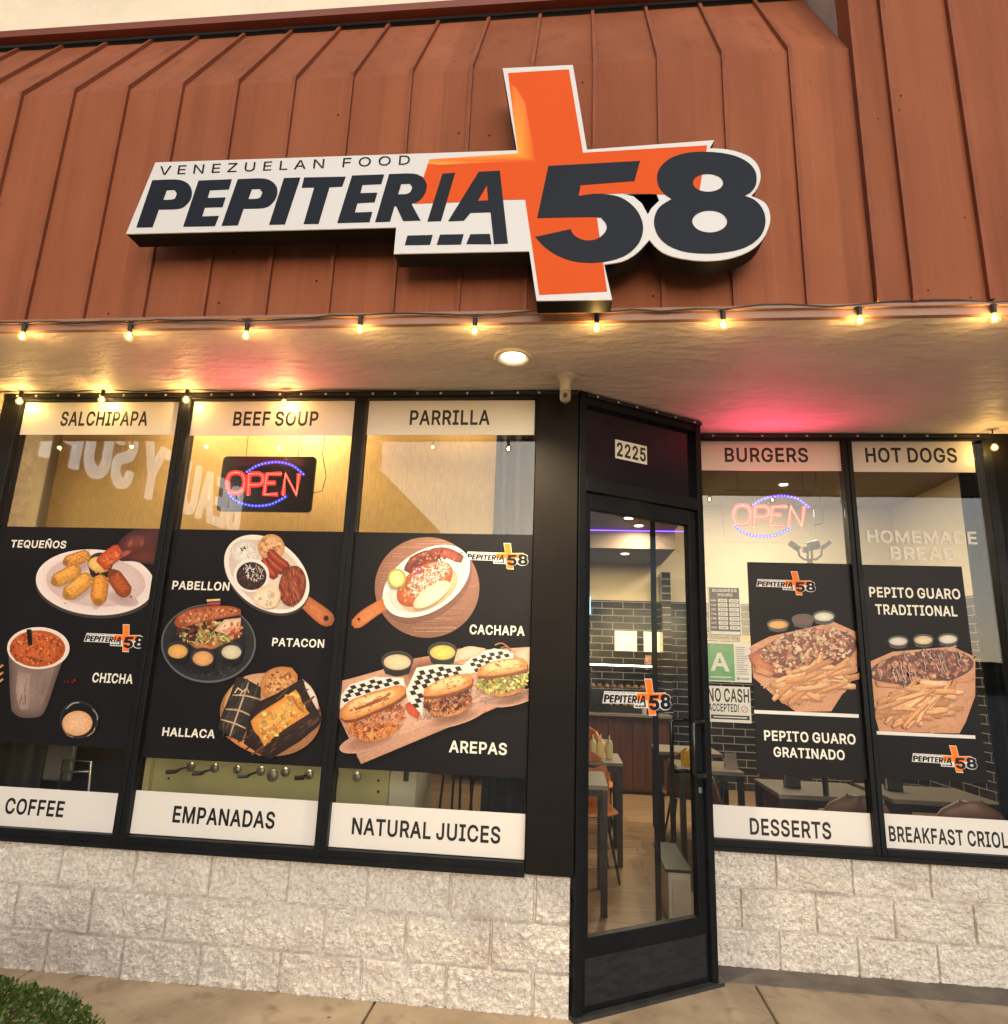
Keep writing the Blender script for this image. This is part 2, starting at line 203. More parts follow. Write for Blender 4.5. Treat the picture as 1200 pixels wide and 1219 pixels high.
GLYPH = json.loads(r'''{"R":{"A":[943,[32,0,396,1000,543,1000,910,0,777,0,564,595,456,940,482,940,374,595,167,0],[216,279,216,391,727,391,727,279]],"B":[897,[118,0,118,1000,474,1000,539,996,597,984,646,964,688,938,722,906,749,869,767,827,779,783,783,735,780,695,773,660,760,629,743,603,724,581,700,562,675,547,648,534,619,524,619,515,651,510,682,499,714,483,743,460,769,432,791,399,808,361,818,317,821,268,818,219,806,173,787,131,759,94,722,62,677,35,623,16,558,4,485,0],[245,112,481,112,552,117,607,132,648,157,676,189,693,226,699,268,696,301,687,332,673,361,654,388,630,410,601,429,567,443,530,451,488,454,245,454],[245,561,468,561,503,563,536,570,566,582,593,598,616,618,635,642,649,669,658,699,660,732,655,773,640,811,614,843,578,868,531,883,472,888,245,888]],"C":[1003,[526,-13,442,-6,366,14,295,49,233,96,180,156,137,227,105,308,86,399,79,499,86,600,105,691,137,773,180,844,233,903,295,951,366,986,442,1006,526,1013,575,1011,623,1004,669,991,712,974,753,952,790,926,824,896,854,861,880,822,902,780,918,734,930,685,803,685,793,718,781,748,765,776,747,800,726,822,702,842,677,859,649,872,620,883,589,890,558,894,526,896,466,891,411,875,361,850,316,814,277,769,246,715,222,652,208,580,203,499,208,419,222,347,246,284,278,230,316,185,361,150,412,124,467,109,526,104,558,106,589,110,620,118,649,128,677,142,702,158,726,178,747,200,765,225,781,252,793,283,803,315,930,315,918,266,902,220,881,178,855,140,825,105,791,74,753,48,713,26,669,9,623,-3,576,-11]],"D":[987,[430,0,189,0,189,112,422,112,499,117,567,133,625,159,674,194,714,239,745,293,767,355,780,425,785,502,780,578,767,647,745,709,715,762,676,806,628,842,572,867,507,883,434,888,183,888,183,1000,443,1000,536,993,619,973,693,940,757,895,810,838,852,769,883,689,901,601,907,502,901,403,883,313,852,233,809,164,755,106,689,60,613,27,527,7],[245,1000,245,0,118,0,118,1000]],"E":[823,[118,0,118,1000,732,1000,732,888,245,888,245,562,699,562,699,450,245,450,245,112,738,112,738,0]],"F":[806,[118,0,118,1000,726,1000,726,888,245,888,245,547,681,547,681,435,245,435,245,0]],"G":[1023,[528,-13,443,-6,365,14,294,49,231,97,179,156,136,227,104,309,85,399,79,499,85,600,104,691,136,773,179,844,231,903,293,951,362,986,438,1006,521,1013,572,1011,622,1003,669,990,714,972,755,950,793,922,827,891,857,857,883,818,904,777,921,733,932,685,802,685,791,717,777,746,761,773,743,797,723,820,700,839,675,856,649,870,620,882,589,890,556,894,521,896,464,891,410,876,360,850,315,815,277,770,246,715,222,652,208,580,203,499,208,419,222,348,246,285,278,231,317,186,362,150,413,125,469,109,528,104,582,108,632,120,678,140,718,167,751,201,779,242,799,289,811,341,815,398,854,391,556,391,556,503,940,503,940,393,934,315,916,243,886,179,846,122,798,75,740,37,676,9,605,-8]],"H":[1016,[118,0,118,1000,245,1000,245,568,771,568,771,1000,898,1000,898,0,771,0,771,456,245,456,245,0]],"I":[591,[61,0,61,112,232,112,232,888,61,888,61,1000,530,1000,530,888,359,888,359,112,530,112,530,0]],"J":[779,[364,-13,281,-5,209,21,148,64,102,124,74,197,65,286,65,340,192,340,192,286,197,229,213,183,239,146,274,119,315,103,364,98,411,103,453,119,487,146,513,183,529,229,534,286,534,1000,661,1000,661,286,652,197,624,124,578,64,518,21,446,-5]],"K":[917,[205,286,205,425,416,677,715,1000,881,1000,454,542,448,543],[118,0,118,1000,245,1000,245,657,244,442,245,380,245,0],[732,0,369,509,448,608,882,0]],"L":[772,[118,0,118,1000,245,1000,245,112,710,112,710,0]],"M":[1235,[118,0,118,1000,298,1000,545,368,632,96,604,96,693,368,936,1000,1116,1000,1116,0,991,0,997,899,1008,899,896,572,672,0,562,0,220,899,234,899,240,0]],"N":[1029,[118,0,118,1000,268,1000,674,359,813,108,796,105,784,1000,911,1000,911,0,760,0,397,570,211,889,234,892,246,572,246,0]],"O":[1048,[525,-13,442,-6,366,14,296,49,233,96,181,156,137,227,105,308,86,399,79,499,86,600,105,691,137,773,181,844,233,903,296,951,366,986,442,1006,525,1013,608,1006,684,986,754,951,816,903,869,844,912,773,944,691,963,600,969,499,963,399,944,308,912,227,869,156,816,96,754,49,684,14,608,-6],[525,104,583,109,637,124,687,149,732,184,771,229,803,283,827,347,841,419,846,499,841,581,827,653,803,717,771,771,732,816,687,851,637,876,583,891,525,896,467,891,413,876,362,850,317,815,278,770,246,716,222,653,208,580,203,499,208,419,222,347,246,284,278,229,317,185,362,150,413,124,467,109]],"P":[874,[118,0,118,1000,462,1000,535,995,599,981,653,958,699,927,737,889,766,845,787,795,799,741,803,683,799,626,787,572,766,522,737,477,699,439,653,407,599,384,535,370,462,365,215,365,215,477,457,477,506,479,548,488,584,503,613,523,637,548,655,577,667,610,675,645,677,683,675,722,667,757,655,789,637,818,613,842,584,862,548,877,505,886,456,889,245,889,245,0]],"Q":[1048,[482,313,615,313,726,166,754,128,921,-94,788,-94],[525,-13,442,-6,366,14,296,49,233,96,181,156,137,227,105,308,86,399,79,499,86,600,105,691,137,773,181,844,233,903,296,951,366,986,442,1006,525,1013,608,1006,684,986,754,951,816,903,869,844,912,773,944,691,963,600,969,499,963,399,944,308,912,227,869,156,816,96,754,49,684,14,608,-6],[525,104,583,109,637,124,687,149,732,184,771,229,803,283,827,347,841,419,846,499,841,581,827,653,803,717,771,771,732,816,687,851,637,876,583,891,525,896,467,891,413,876,362,850,317,815,278,770,246,716,222,653,208,580,203,499,208,419,222,347,246,284,278,229,317,185,362,150,413,124,467,109]],"R":[883,[118,0,118,1000,464,1000,536,996,600,982,655,960,701,931,738,894,767,851,788,803,801,750,805,692,801,634,788,582,767,534,738,491,701,456,654,427,599,406,536,393,464,389,189,389,189,501,459,501,508,504,550,512,585,524,615,542,638,564,656,591,669,621,676,655,679,692,676,730,669,765,656,796,638,823,614,846,585,864,549,878,507,886,458,889,245,889,245,0],[694,0,452,450,595,450,841,0]],"S":[878,[440,-17,370,-13,307,-2,251,18,201,45,159,78,126,118,100,163,83,214,75,268,205,268,212,232,224,200,243,172,266,149,295,130,327,115,363,105,400,99,440,97,484,99,524,106,562,118,596,135,624,156,648,181,665,209,676,240,679,274,676,304,667,330,653,352,633,371,609,387,582,402,361,470,285,497,221,529,169,568,132,615,110,670,102,732,107,786,122,836,147,880,181,919,222,952,270,979,325,998,383,1010,446,1013,510,1010,568,998,621,978,668,952,708,920,741,882,766,839,782,793,788,743,663,743,652,789,629,828,594,860,550,883,499,897,442,901,401,899,363,892,329,880,299,864,273,845,253,822,238,796,229,768,226,738,230,706,240,679,257,656,280,636,305,619,333,606,645,504,676,487,705,467,732,444,756,418,776,388,791,354,800,316,803,272,798,220,784,170,760,125,727,84,685,49,636,21,578,0,512,-13]],"T":[882,[62,888,62,1000,819,1000,819,888,505,888,505,0,379,0,379,888]],"U":[1017,[509,-16,433,-11,365,4,303,30,248,65,203,107,166,157,140,213,123,274,118,340,118,1000,244,1000,244,350,248,304,259,261,277,222,301,187,331,158,368,134,410,116,457,105,509,101,561,105,608,116,650,134,686,158,716,187,740,222,758,261,768,304,772,350,772,1000,899,1000,899,340,893,274,877,213,850,157,814,107,768,65,714,30,653,4,584,-11]],"V":[943,[401,0,32,1000,166,1000,378,405,487,60,461,60,569,405,776,1000,910,1000,546,0]],"W":[1349,[305,0,32,1000,162,1000,321,385,387,78,372,78,440,385,602,1000,746,1000,907,385,977,78,960,78,1028,385,1186,1000,1316,1000,1042,0,895,0,723,635,660,934,687,934,625,635,453,0]],"X":[932,[36,0,427,559,427,464,58,1000,205,1000,479,574,456,574,734,1000,877,1000,509,470,509,564,896,0,750,0,574,254,453,454,481,454,357,254,180,0]],"Y":[928,[400,0,400,409,32,1000,179,1000,378,677,455,539,472,498,491,453,440,453,458,499,476,540,551,677,749,1000,895,1000,527,409,527,0]],"Z":[862,[82,0,82,91,538,757,670,935,684,893,79,888,79,1000,780,1000,780,907,332,253,191,65,177,107,785,112,785,0]],"0":[891,[446,-13,375,-7,312,14,255,47,207,94,167,152,135,223,112,305,99,397,94,499,99,602,113,694,136,776,168,847,208,906,256,952,312,986,375,1007,446,1013,516,1007,579,986,635,952,683,906,723,847,755,776,778,694,792,602,797,499,792,397,778,305,755,223,724,152,684,94,636,47,580,14,516,-7],[446,97,492,103,534,118,570,145,602,181,628,227,649,283,664,347,673,419,676,499,673,581,664,653,649,717,628,773,602,819,570,855,534,882,492,898,446,903,399,898,357,882,320,855,289,819,263,773,242,717,227,653,218,581,215,499,218,419,227,347,242,283,263,227,289,181,320,145,357,118,399,103]],"1":[891,[150,0,150,107,768,107,768,0],[542,1000,542,0,417,0,417,881,411,881,169,703,169,839,390,1000]],"2":[891,[126,0,126,93,555,555,577,585,596,614,611,642,621,670,627,700,630,730,627,764,618,795,605,823,586,847,564,867,537,883,507,894,475,901,440,903,402,901,369,893,339,880,312,862,290,839,273,813,260,782,252,749,250,711,129,711,133,769,147,822,169,869,200,912,237,947,281,976,331,997,384,1009,442,1013,500,1009,553,997,601,976,644,948,680,915,710,875,732,831,745,783,749,732,747,695,740,660,729,624,713,588,690,550,660,508,624,463,578,411,525,353,300,119,300,111,765,111,765,0]],"3":[891,[428,-13,369,-10,313,1,261,19,213,44,172,75,138,113,111,156,94,205,86,259,215,259,221,226,232,197,249,171,270,149,295,131,325,116,357,106,392,100,430,98,469,100,506,108,541,119,571,136,597,157,618,183,634,212,644,246,647,285,644,320,635,354,621,386,601,414,574,439,540,459,499,474,451,484,395,487,308,487,308,588,566,881,566,889,137,889,137,1000,732,1000,732,905,415,547,415,568,486,570,549,562,606,542,655,514,696,479,729,437,753,390,768,339,772,285,768,229,753,177,728,130,695,88,655,53,607,24,553,3,493,-9]],"4":[891,[78,207,78,311,485,1000,611,1000,213,326,213,319,812,319,812,207],[554,0,554,624,674,624,674,0]],"5":[891,[435,-13,377,-10,324,2,275,22,231,48,194,80,163,118,139,161,124,207,117,256,240,256,245,227,256,200,271,175,291,153,314,134,341,118,370,107,401,100,435,98,474,101,510,111,543,127,572,148,597,174,617,205,632,240,641,278,644,319,641,360,632,399,616,435,596,466,570,493,540,515,506,531,469,541,428,544,395,542,362,537,329,528,299,515,273,500,252,483,132,497,189,1000,720,1000,720,889,296,889,263,593,268,593,291,611,318,626,349,639,382,648,416,654,451,656,495,653,538,645,578,631,615,612,648,589,678,561,705,529,727,493,745,454,758,412,766,368,768,321,764,259,749,201,725,149,693,102,653,62,607,30,554,6,497,-9]],"6":[891,[445,-13,385,-9,330,5,280,29,235,61,197,100,166,146,143,199,129,256,125,318,128,367,139,417,157,470,183,527,221,594,270,669,496,1000,633,1000,297,513,286,513,385,603,409,611,434,616,462,617,520,613,573,600,621,579,663,550,698,514,727,471,748,423,760,368,764,309,760,249,746,193,723,143,692,98,654,59,609,28,559,5,504,-9],[445,95,482,98,517,108,548,123,575,144,599,169,618,199,632,233,641,269,644,309,641,349,632,386,618,419,599,449,575,474,548,494,517,509,482,518,445,521,408,518,373,510,342,495,314,474,290,450,271,420,257,387,248,351,246,311,248,271,257,234,271,200,290,170,314,144,342,123,373,108,408,98]],"7":[891,[191,0,636,881,636,889,122,889,122,1000,768,1000,768,882,324,0]],"8":[891,[445,-13,380,-9,321,3,266,22,219,49,178,82,146,121,121,166,107,214,102,266,105,307,113,346,128,384,147,418,171,448,199,474,230,495,264,511,300,520,300,525,254,542,215,569,182,605,158,648,143,696,138,748,143,797,156,842,178,884,208,921,244,953,287,979,335,998,388,1010,445,1013,501,1010,554,998,602,979,644,953,681,921,710,884,733,842,746,797,750,748,745,696,731,649,706,605,674,569,635,542,591,525,591,520,626,511,659,495,690,474,718,448,742,418,761,384,776,346,785,307,788,266,783,214,768,166,744,121,711,82,671,49,623,22,569,3,509,-9],[445,97,487,99,526,106,560,118,590,135,615,155,635,180,650,208,659,239,662,272,659,308,649,341,634,371,612,397,587,420,556,438,522,452,485,460,445,462,404,460,367,452,333,438,302,420,276,397,255,371,239,341,230,308,227,272,230,239,239,208,253,180,274,155,299,135,329,118,364,106,402,99],[445,569,479,571,510,579,539,590,564,606,586,626,604,650,617,677,625,706,628,738,625,770,617,800,605,826,587,849,566,868,541,884,512,895,480,902,445,904,410,902,378,895,349,884,323,868,302,849,284,826,271,800,264,770,261,738,264,706,271,677,284,650,302,626,323,606,349,590,379,579,410,571]],"9":[891,[444,1013,504,1009,559,995,610,971,654,939,692,900,723,854,746,801,760,744,764,682,761,633,750,583,733,530,706,473,668,406,619,331,394,0,256,0,593,487,604,487,505,397,481,389,455,384,428,383,370,387,317,400,269,421,227,450,192,486,163,529,142,577,129,632,125,691,129,752,143,807,166,858,198,903,235,941,280,972,330,995,385,1009],[444,905,408,902,374,892,342,877,314,856,291,831,272,801,258,767,249,731,246,691,249,651,258,614,272,581,291,551,314,526,342,506,374,491,408,482,444,479,482,482,516,490,548,505,575,526,599,550,618,580,632,613,641,649,644,689,641,729,632,766,618,800,599,830,576,856,548,877,517,892,482,902]],"\u00d1":[1029,[118,0,118,1000,268,1000,674,359,813,108,796,105,784,1000,911,1000,911,0,760,0,397,570,211,889,234,892,246,572,246,0],[603,1132,404,1134,320,1134,324,1172,334,1205,348,1234,369,1256,395,1269,428,1273,628,1270,709,1270,705,1232,695,1198,680,1170,659,1149,633,1136]],"!":[385,[132,315,124,1000,260,1000,251,315],[193,-9,169,-6,148,3,129,17,114,36,106,57,103,81,106,104,114,125,129,144,148,158,169,167,193,170,216,167,238,158,256,144,270,125,279,104,282,81,279,57,270,36,256,17,238,3,216,-6]],":":[369,[187,-9,164,-6,143,3,124,17,109,36,100,57,97,81,100,104,109,126,124,144,143,159,164,168,187,170,211,168,232,159,251,144,266,126,274,104,277,81,274,57,266,36,251,17,232,3,211,-6],[187,532,164,535,143,544,124,558,109,577,100,598,97,621,100,645,109,667,124,685,143,700,164,709,187,711,211,709,232,700,251,685,266,667,274,645,277,621,274,598,266,577,251,558,232,544,211,535]],"-":[891,[662,481,662,369,224,369,224,481]]}}''')
def _area(l): return sum(l[j-1][0]*l[j][1]-l[j][0]*l[j-1][1] for j in range(len(l)))/2
def pip(p, l):
    r = False
    for j in range(len(l)):
        (x1, y1), (x2, y2) = l[j-1], l[j]
        if (y1 > p[1]) != (y2 > p[1]) and p[0] < (x2-x1)*(p[1]-y1)/(y2-y1)+x1: r = not r
    return r
def _swell(l, d):                                                  # push an outline outwards, mitred corners
    if _area(l) < 0: l = l[::-1]
    l = [p for i, p in enumerate(l) if math.dist(p, l[i-1]) > 6]
    out = []; n = len(l)
    for i in range(n):
        a, b, c = Vector(l[i-1]), Vector(l[i]), Vector(l[(i+1) % n]); e = (b-a).normalized(); f = (c-b).normalized()
        n1 = Vector((e.y, -e.x)); n2 = Vector((f.y, -f.x)); m = n1+n2; k = m.length
        m = m/k if k > 1e-6 else n1; out.append(tuple(b+m*(d/max(.45, m.dot(n1)))))
    return out
def _glyphs(d):
    R = {}
    for ch, v in GLYPH['R'].items():
        ls = sorted([[(l[i], l[i+1]) for i in range(0, len(l), 2)] for l in v[1:]], key=lambda l: -abs(_area(l))); groups = []
        for l in ls:
            for g in groups:
                if all(pip(p, g[0]) and pip(((p[0]+q[0])/2, (p[1]+q[1])/2), g[0]) for p, q in zip(l, l[1:]+l[:1])): g.append(l); break
            else: groups.append([l])
        flat = []
        for g in groups:
            for i, l in enumerate(g):
                if d: l = [(x+d, (y+d)*1000/(1000+2*d)) for x, y in _swell(l, -d if i else d)]
                if (_area(l) > 0) == bool(i): l = l[::-1]
                flat.append(l)
        P = []; E = []
        for l in flat: E += [(len(P)+i, len(P)+(i+1) % len(l)) for i in range(len(l))]; P += [Vector(p) for p in l]
        v2, _, f2, _, _, _ = delaunay_2d_cdt(P, E, [], 0, .05)
        keep = []; cnt = {}
        for f in f2:                                                # keep what any stroke of the letter covers
            cx = sum(v2[i].x for i in f)/len(f); cy = sum(v2[i].y for i in f)/len(f); wn = 0
            for l in flat:
                for j in range(len(l)):
                    (x1, y1), (x2, y2) = l[j-1], l[j]
                    if (y1 > cy) != (y2 > cy) and (x2-x1)*(cy-y1)/(y2-y1)+x1 > cx: wn += 1 if y2 > y1 else -1
            if wn:
                f = list(f)
                if sum(v2[f[j-1]].x*v2[f[j]].y-v2[f[j]].x*v2[f[j-1]].y for j in range(len(f))) < 0: f.reverse()
                keep.append(f)
                for j in range(len(f)): cnt[(f[j], f[(j+1) % len(f)])] = 1
        rim = [e for e in cnt if (e[1], e[0]) not in cnt]
        R[ch] = (v[0]+2*d, [tuple(p) for p in v2], keep, rim)
    return R
WEIGHT = {'R': _glyphs(0), 'B': _glyphs(40)}
def lettering(mb, F, t, a0, b0, cap, a1=None, c0=0, c1=.001, col=None, wt='B', track=0, tf=None):
    """a line of capitals on a frame, stretched to end at a1"""
    G = WEIGHT[wt]; x = 0; items = []; ext = lambda ch, k: (max if k else min)(G[ch][1][i][0] for f in G[ch][2] for i in f); lead = ext(t[0], 0)
    for ch in t:
        if ch == ' ': x += 330+track; continue
        items.append((x, G[ch])); end = x+ext(ch, 1); x += G[ch][0]+track
    s = cap/1000; sx = (a1-a0)/(end-lead) if a1 is not None else s
    for X, (_, V, T, rim) in items:
        Q = [(a0+(X+p[0]-lead)*sx, b0+p[1]*s) for p in V]
        if tf: Q = [tf(*q) for q in Q]
        n = len(Q); mb.add([F.p(*q, c1) for q in Q]+[F.p(*q, c0) for q in Q], [tuple(f) for f in T]+[(i, i+n, j+n, j) for i, j in rim]+[tuple(n+i for i in reversed(f)) for f in T], col)
    return mb
def text_px(mb, F, t, bl, tl, right, **k):                          # bl, tl: foot and head of the first letter, right: any point on the last letter's right edge
    a0, b0 = F.px(*bl); _, b1 = F.px(*tl); a1 = F.px(*right)[0] if right else None
    return lettering(mb, F, t, a0, b0, b1-b0, a1, **k)

# ------------------------------------------------------------------ materials of the place
M_GLASS = glass('window_glass', .038)
M_FRAME = mat('black_aluminium', (.007, .008, .010), rough=.45, col2=(.011, .012, .014), rvar=.1, vs=7, spec=.14)
M_PANEL = mat('painted_black_panel', (.011, .009, .0085), rough=.6, var=.25, vs=2, spec=.1)
M_WHITE = mat('white_vinyl', C(222, 218, 212), rough=.42, var=.02, vs=3)
M_INK = mat('black_vinyl', (.006, .006, .008), rough=.4)
M_CREAM = mat('cream_letters', C(235, 230, 215), rough=.45)
M_POST = mat('poster_print_black', (.013, .0125, .0145), rough=.38, var=.12, vs=3, spec=.13)
M_PRINT = None

def print_mat(name, rough=.32, grain=.12, gs=140):
    m = bpy.data.materials.new(name); m.use_nodes = True; n = m.node_tree; b = n.nodes['Principled BSDF']; b.inputs['Roughness'].default_value = rough
    at = n.nodes.new('ShaderNodeAttribute'); at.attribute_name = 'Col'
    tc = n.nodes.new('ShaderNodeTexCoord'); t = n.nodes.new('ShaderNodeTexNoise'); t.inputs['Scale'].default_value = gs; t.inputs['Detail'].default_value = 4
    n.links.new(tc.outputs['Object'], t.inputs[0])
    t3 = n.nodes.new('ShaderNodeTexNoise'); t3.inputs['Scale'].default_value = gs*.42; t3.inputs['Detail'].default_value = 6; t3.inputs['Roughness'].default_value = .7; n.links.new(tc.outputs['Object'], t3.inputs[0])
    av = n.nodes.new('ShaderNodeMath'); av.operation = 'ADD'; n.links.new(t.outputs['Fac'], av.inputs[0]); n.links.new(t3.outputs['Fac'], av.inputs[1])
    ctr = n.nodes.new('ShaderNodeMath'); ctr.operation = 'SUBTRACT'; ctr.inputs[1].default_value = 1.0; n.links.new(av.outputs[0], ctr.inputs[0])
    hs = n.nodes.new('ShaderNodeSeparateColor'); hs.mode = 'HSV'; n.links.new(at.outputs['Color'], hs.inputs[0])
    am = n.nodes.new('ShaderNodeMath'); am.operation = 'MULTIPLY_ADD'; am.inputs[1].default_value = grain*6.5; am.inputs[2].default_value = grain; n.links.new(hs.outputs[1], am.inputs[0])
    pr = n.nodes.new('ShaderNodeMath'); pr.operation = 'MULTIPLY_ADD'; pr.inputs[2].default_value = 1; n.links.new(am.outputs[0], pr.inputs[0]); n.links.new(ctr.outputs[0], pr.inputs[1])
    mx = n.nodes.new('ShaderNodeVectorMath'); mx.operation = 'SCALE'; n.links.new(at.outputs['Color'], mx.inputs[0]); n.links.new(pr.outputs[0], mx.inputs['Scale'])
    n.links.new(mx.outputs[0], b.inputs['Base Color']); return m
M_PRINT = print_mat('food_print')
M_FLATPRINT = print_mat('logo_print', rough=.55, grain=.01); M_FLATPRINT.node_tree.nodes['Principled BSDF'].inputs['Specular IOR Level'].default_value = .1

def metal_roof_mat():                                              # faded brown sheet metal with chalky streaks and small dark pits
    m = mat('brown_sheet_metal', C(154, 92, 64), rough=.7, spec=.15, col2=C(141, 81, 55), vs=1.6, stretch=(2, 2, .6), bump=.05, bs=3)
    n = m.node_tree; b = n.nodes['Principled BSDF']; lk = [l for l in n.links if l.to_socket == b.inputs['Base Color']][0]; src = lk.from_socket
    tc = n.nodes['Texture Coordinate']
    v = n.nodes.new('ShaderNodeTexVoronoi'); v.inputs['Scale'].default_value = 9; n.links.new(tc.outputs['Object'], v.inputs[0])
    r = n.nodes.new('ShaderNodeValToRGB'); r.color_ramp.elements[0].position = .045; r.color_ramp.elements[1].position = .062; n.links.new(v.outputs['Distance'], r.inputs[0])
    gate = n.nodes.new('ShaderNodeTexNoise'); gate.inputs['Scale'].default_value = 2.5; n.links.new(tc.outputs['Object'], gate.inputs[0])
    g2 = n.nodes.new('ShaderNodeMath'); g2.operation = 'GREATER_THAN'; g2.inputs[1].default_value = .5; n.links.new(gate.outputs['Fac'], g2.inputs[0])
    mxm = n.nodes.new('ShaderNodeMath'); mxm.operation = 'MAXIMUM'; n.links.new(r.outputs[0], mxm.inputs[0]); n.links.new(g2.outputs[0], mxm.inputs[1])
    # fine pale vertical streaks
    mp = n.nodes.new('ShaderNodeMapping'); mp.inputs['Scale'].default_value = (70, 70, 1.2); n.links.new(tc.outputs['Object'], mp.inputs[0])
    st = n.nodes.new('ShaderNodeTexNoise'); st.inputs['Scale'].default_value = 1; st.inputs['Detail'].default_value = 3; n.links.new(mp.outputs[0], st.inputs[0])
    sr = n.nodes.new('ShaderNodeMapRange'); sr.inputs['From Min'].default_value = .55; sr.inputs['From Max'].default_value = .8; sr.inputs['To Max'].default_value = .15; n.links.new(st.outputs['Fac'], sr.inputs[0])
    mx = n.nodes.new('ShaderNodeMixRGB'); mx.inputs[2].default_value = (*C(182, 122, 98), 1); n.links.new(sr.outputs[0], mx.inputs[0]); n.links.new(src, mx.inputs[1])
    # each sheet between two seams is a slightly different tone
    sep = n.nodes.new('ShaderNodeSeparateXYZ'); n.links.new(tc.outputs['Object'], sep.inputs[0])
    fx = n.nodes.new('ShaderNodeMath'); fx.operation = 'MULTIPLY_ADD'; fx.inputs[1].default_value = 1/.305; fx.inputs[2].default_value = 40.2; n.links.new(sep.outputs[0], fx.inputs[0])
    fl = n.nodes.new('ShaderNodeMath'); fl.operation = 'FLOOR'; n.links.new(fx.outputs[0], fl.inputs[0])
    wn = n.nodes.new('ShaderNodeTexWhiteNoise'); wn.noise_dimensions = '1D'; n.links.new(fl.outputs[0], wn.inputs['W'])
    wr = n.nodes.new('ShaderNodeMapRange'); wr.inputs['To Min'].default_value = .9; wr.inputs['To Max'].default_value = 1.1; n.links.new(wn.outputs['Value'], wr.inputs[0])
    sc_ = n.nodes.new('ShaderNodeVectorMath'); sc_.operation = 'SCALE'; n.links.new(mx.outputs[0], sc_.inputs[0]); n.links.new(wr.outputs[0], sc_.inputs['Scale'])
    gm = n.nodes.new('ShaderNodeMapping'); gm.inputs['Scale'].default_value = (9, 9, .5); n.links.new(tc.outputs['Object'], gm.inputs[0]); gn = n.nodes.new('ShaderNodeTexNoise'); gn.inputs['Scale'].default_value = 1; gn.inputs['Detail'].default_value = 7; n.links.new(gm.outputs[0], gn.inputs[0])
    gr = n.nodes.new('ShaderNodeMapRange'); gr.inputs['From Min'].default_value = .56; gr.inputs['From Max'].default_value = .76; gr.inputs['To Max'].default_value = .5; n.links.new(gn.outputs['Fac'], gr.inputs[0])
    gx = n.nodes.new('ShaderNodeMixRGB'); gx.inputs[2].default_value = (*C(104, 60, 42), 1); n.links.new(gr.outputs[0], gx.inputs[0]); n.links.new(sc_.outputs[0], gx.inputs[1]); sc_ = gx
    fin = n.nodes.new('ShaderNodeMixRGB'); fin.inputs[1].default_value = (.02, .009, .006, 1); n.links.new(mxm.outputs[0], fin.inputs[0]); n.links.new(sc_.outputs[0], fin.inputs[2])
    n.links.new(fin.outputs[0], b.inputs['Base Color']); return m
M_ROOF = metal_roof_mat()
M_SEAM = mat('brown_seam_metal', C(138, 79, 54), rough=.6, spec=.2, var=.15, vs=5)
M_STUCCO = mat('cream_stucco', C(236, 222, 198), rough=.9, var=.08, vs=1.5, bump=.35, bs=60)
M_STUCCO2 = mat('grey_stucco', C(176, 166, 158), rough=.9, var=.12, vs=3, bump=.4, bs=50)
def soffit_mat():                                                  # hand trowelled plaster: broad sweeps and fine grain
    m = mat('trowelled_soffit_plaster', C(236, 224, 212), rough=.5, col2=C(218, 206, 194), vs=1.6, bump=.9, bs=10, stretch=(1, 2.2, 1), rvar=.1)
    n = m.node_tree; bn = [x for x in n.nodes if x.type == 'BUMP'][0]; bn.inputs['Distance'].default_value = .02
    t = n.nodes.new('ShaderNodeTexNoise'); t.inputs['Scale'].default_value = 3.2; t.inputs['Detail'].default_value = 7; t.inputs['Roughness'].default_value = .62; t.inputs['Distortion'].default_value = 1.4
    n.links.new(n.nodes['Mapping'].outputs[0], t.inputs[0]); b2 = n.nodes.new('ShaderNodeBump'); b2.inputs['Strength'].default_value = .55; b2.inputs['Distance'].default_value = .04
    n.links.new(t.outputs['Fac'], b2.inputs['Height']); n.links.new(bn.outputs[0], b2.inputs['Normal']); n.links.new(b2.outputs[0], n.nodes['Principled BSDF'].inputs['Normal'])
    return m
M_SOFFIT = soffit_mat()
def block_mat():
    m = mat('split_face_block', C(240, 234, 226), rough=.95, col2=C(198, 188, 176), vs=52, bump=1.0, bs=130, detail=8)
    n = m.node_tree; b = n.nodes['Principled BSDF']; lk = [l for l in n.links if l.to_socket == b.inputs['Base Color']][0]; src = lk.from_socket
    tc = n.nodes['Texture Coordinate']; t = n.nodes.new('ShaderNodeTexNoise'); t.inputs['Scale'].default_value = 3.5; t.inputs['Detail'].default_value = 6; n.links.new(tc.outputs['Object'], t.inputs[0])
    r = n.nodes.new('ShaderNodeMapRange'); r.inputs['From Min'].default_value = .52; r.inputs['From Max'].default_value = .75; r.inputs['To Max'].default_value = .5; n.links.new(t.outputs['Fac'], r.inputs[0])
    mx = n.nodes.new('ShaderNodeMixRGB'); mx.inputs[2].default_value = (*C(168, 152, 140), 1); n.links.new(r.outputs[0], mx.inputs[0]); n.links.new(src, mx.inputs[1]); n.links.new(mx.outputs[0], b.inputs['Base Color'])
    return m
M_BLOCK = block_mat()
